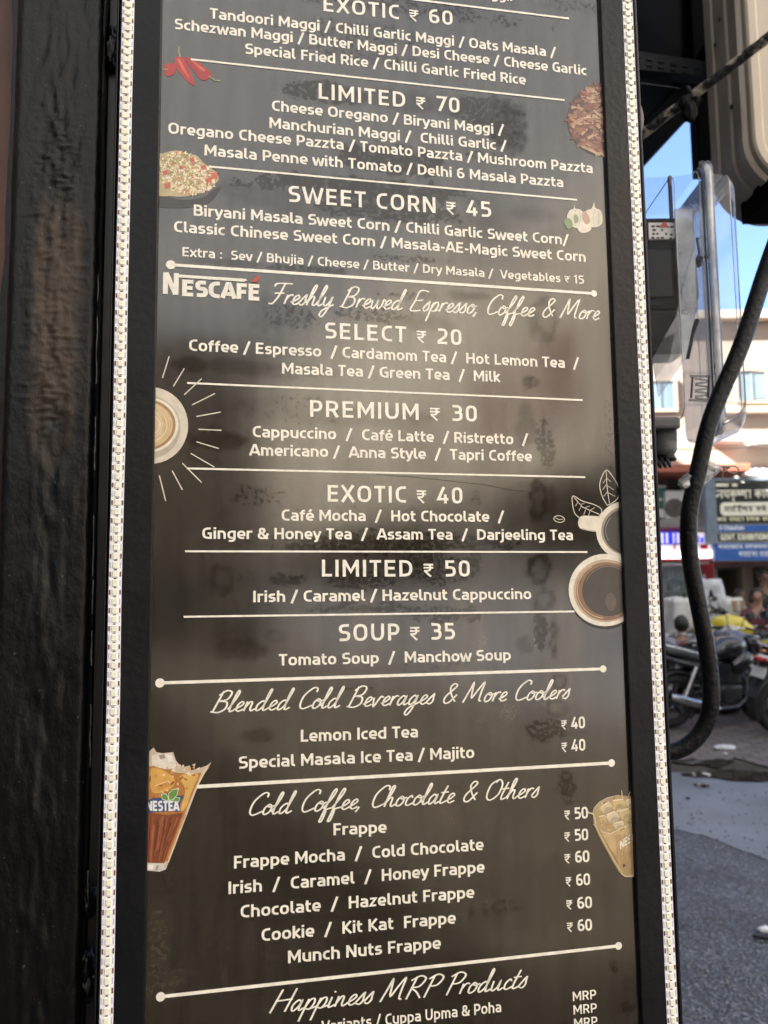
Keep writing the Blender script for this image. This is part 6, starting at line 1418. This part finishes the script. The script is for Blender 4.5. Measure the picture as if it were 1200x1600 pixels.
def person(label, loc, rotz, shirt, trousers, skin, seated=False, arms='down', group=None):
    t = thing('person', label, 'person', loc, rotz, group)
    hz = .50 if seated else .92                        # hip height; faces -y
    V = Vector
    hip = V((0, 0, hz)); ch = V((0, -.01, hz+.30)); nk = V((0, 0, hz+.50)); hd = V((0, -.02, hz+.62)); tp = V((0, -.015, hz+.73))
    nodes = [(hip, .125), (ch, .135), (nk, .046), (hd, .080), (tp, .078), (V((0, -.115, hz+.615)), .014)]; E_ = [(0, 1), (1, 2), (2, 3), (3, 4), (3, 5)]
    sh_n, sh_e = [(hip+V((0, 0, -.04)), .150), (ch, .155), (nk-V((0, 0, .06)), .085)], [(0, 1), (1, 2)]
    tr_n, tr_e = [(hip, .145)], []
    for sd in (-1, 1):
        s0 = V((sd*.19, 0, hz+.43))
        el = s0+(V((sd*.05, .02, -.29)) if arms == 'down' else V((sd*.04, -.12, -.26))); wr = el+(V((sd*.0, -.06, -.25)) if arms == 'down' else V((-sd*.10, -.22, .03)))
        k = len(nodes); nodes += [(s0, .055), (el, .043), (wr, .030), (wr+(wr-el).normalized()*.06, .034)]; E_ += [(1, k), (k, k+1), (k+1, k+2), (k+2, k+3)]
        d = (wr-el).normalized(); sx = V((1, 0, 0)) if abs(d.x) < .8 else V((0, 1, 0))
        for j, L_ in ((-1.5, .060), (-.5, .072), (.5, .068), (1.5, .052)):
            b0 = wr+d*.085+sx*j*.019; q = len(nodes); nodes += [(b0, .0095), (b0+d*L_*.5+V((0, -.008, 0)), .0088), (b0+d*L_+V((0, -.022, 0)), .0075)]; E_ += [(k+3, q), (q, q+1), (q+1, q+2)]
        th = wr+d*.03+V((-sd*.035, -.02, 0)); q = len(nodes); nodes += [(th, .012), (th+d*.05+V((-sd*.008, -.012, 0)), .009)]; E_ += [(k+2, q), (q, q+1)]
        k2 = len(sh_n); sh_n += [(s0, .072), (s0.lerp(el, .8) if arms == 'down' else el, .060)]; sh_e += [(1, k2), (k2, k2+1)]
        l0 = V((sd*.09, 0, hz-.04)); kn = l0+(V((sd*.05, -.42, -.01)) if seated else V((sd*.02, -.02, -.42))); an = V((kn.x, kn.y+(.04 if seated else .02), .09)); to = an+V((sd*.02, -.15, -.05))
        k = len(nodes); nodes += [(l0, .085), (kn, .058), (an, .042), (to, .036)]; E_ += [(0, k), (k, k+1), (k+1, k+2), (k+2, k+3)]
        k2 = len(tr_n); tr_n += [(l0, .100), (kn, .076), (an+V((0, 0, .03)), .064)]; tr_e += [(0, k2), (k2, k2+1), (k2+1, k2+2)]
    skinned('body', nodes, E_, skin, t); skinned('shirt', sh_n, sh_e, shirt, t); skinned('trousers', tr_n, tr_e, trousers, t)
    s = MB(); s.ell(hd+V((0, .028, .035)), (.096, .102, .118), m_hair, n=20, k=14, fn=lambda d: (1.0+.06*noise.noise(d*6)) if d.y > -.35 or d.z > .5 else .70); s.build('hair', t, local=True)
    for sd in (-1, 1):
        s = MB(); s.ell(hd+V((sd*.032, -.080, .012)), (.013, .008, .009), m_eye, n=10, k=6); s.build('eye', t, local=True)
        s = MB(); s.ell(hd+V((sd*.084, .01, .0)), (.010, .020, .030), skin, n=10, k=8); s.build('ear', t, local=True)
    s = MB(); s.ell(hd+V((0, -.078, -.045)), (.026, .009, .007), M('lips', (.20, .07, .06), .5), n=12, k=6); s.build('mouth', t, local=True)
    return t
sk1 = M('brown_skin', (.20, .105, .065), .5, var=.1, scale=12); sk2 = M('light_brown_skin', (.32, .18, .12), .5, var=.1, scale=12)
f_blk = M('black_cloth', (.014, .014, .016), .8, var=.2, scale=12, bump=.2); f_mar = M('maroon_checked_cloth', (.12, .03, .045), .8, var=.5, scale=30, bump=.2); f_dk = M('dark_trousers_cloth', (.03, .032, .04), .8, var=.2); f_wh = M('pale_shirt_cloth', (.42, .42, .44), .8, var=.1, bump=.2)
def at_h(px, py_head, Y, hz):                         # ground position under a head
    q = P(px, py_head, Y); return (q.x, q.y, q.z-hz)
person('person in black standing in the open shop at the right edge', at_h(1191, 903, 13.2, 1.55), R(20), f_blk, f_dk, sk1)
person('person in a maroon checked top sitting in front of the open shop', at_h(1184, 932, 12.2, 1.14), R(-25), f_mar, f_dk, sk2, True, 'fwd')
person('dark haired person sitting low behind the white covered counter', at_h(1155, 931, 13.2, 1.14), R(40), f_blk, f_dk, sk1, True)
person('person in a pale shirt sitting among the motorcycles, seen from behind', at_h(1065, 976, 11.0, 1.14), R(150), f_wh, f_dk, sk2, True)
st = MB()
for i, (px, py, Y, hz) in enumerate(((1184, 932, 12.2, 1.14), (1155, 931, 13.2, 1.14), (1065, 976, 11.0, 1.14))):
    x, y, z = at_h(px, py, Y, hz); s = MB(); g0 = .30 if y > 13.4 else .012
    s.box((x-.2, y-.16, z+.34), (x+.2, y+.2, z+.375), m_brn, .01)
    o = thing('stool', ('low wooden stool under the person in maroon', 'low wooden stool under the person behind the counter', 'low wooden stool under the person in the pale shirt')[i], 'stool', (x, y, g0)); s.build('seat', o)
    for dx in (-.17, .17):
        for dy in (-.13, .17): s = MB(); s.tube([(x+dx, y+dy, g0), (x+dx, y+dy, z+.34)], .018, m_brn, 8); s.build('leg', o)
# ------------------------------------------------------------------ litter
m_poly = M('white_polythene', (.62, .64, .68), .3, var=.12, scale=20, bump=.6, bscale=30)
def scrap(label, px, py, lx, ly, lz, mat, rot=0, name='litter'):
    c = G(px, py); s = MB(); s.ell((c.x, c.y, lz*.6+.015), (lx, ly, lz), mat, mtx=Matrix.Rotation(rot, 4, 'Z'), n=26, k=12, fn=lambda d: 1+.35*noise.noise(d*2.3+Vector((px, 0, 0)))+.2*noise.noise(d*6)); solo(name, label, 'litter', s, 'litter on the street')
scrap('white plastic bag lying on the paving bricks', 1132, 1173, .10, .05, .025, m_poly)
scrap('small pale scrap beside the puddle', 1133, 1181, .02, .015, .01, m_poly)
scrap('pale crumpled scrap in the nearer puddle', 1103, 1214, .02, .05, .012, m_lab, .3)
scrap('white wrapper with a dark underside on the asphalt at the right edge', 1199, 1461, .045, .02, .014, m_poly, .2)
scrap('black torn scrap on the asphalt under the white wrapper', 1199, 1470, .06, .02, .008, m_seat)
scrap('dark speck of rubbish on the smooth concrete', 1075, 1251, .018, .012, .006, m_seat)
for k in range(26):
    pass
import OpenImageIO as oiio,sys
b=oiio.ImageBuf('/workdir/render_main.png');W=b.spec().width;k=W/1200
import numpy as np
a=b.get_pixels(oiio.FLOAT)[...,:3]*255
for n,x,y in (('top panel',350,40),('panel 300,400',270,330),('panel mid r',850,590),('panel left 520',300,600),('p 640,790',800,700),('low',600,1390),('low2',350,1250),('frame top',220,100),('frame bot',190,1400),('frame R',960,600),('strip',1015,900),('sky tri',1060,225),('sky r',1190,380),('post top',100,150),('post brown',90,480),('post low',70,1200),('casing face',1185,100),('casing side',1135,150),('concrete',1120,1270),('asphalt',1130,1500),('facade',1180,690),('cable',1080,900),('wall',8,100)):
    p=a[int((y-5)*k):int((y+5)*k)+1,int((x-5)*k):int((x+5)*k)+1].reshape(-1,3); print(n,p.mean(0).astype(int))
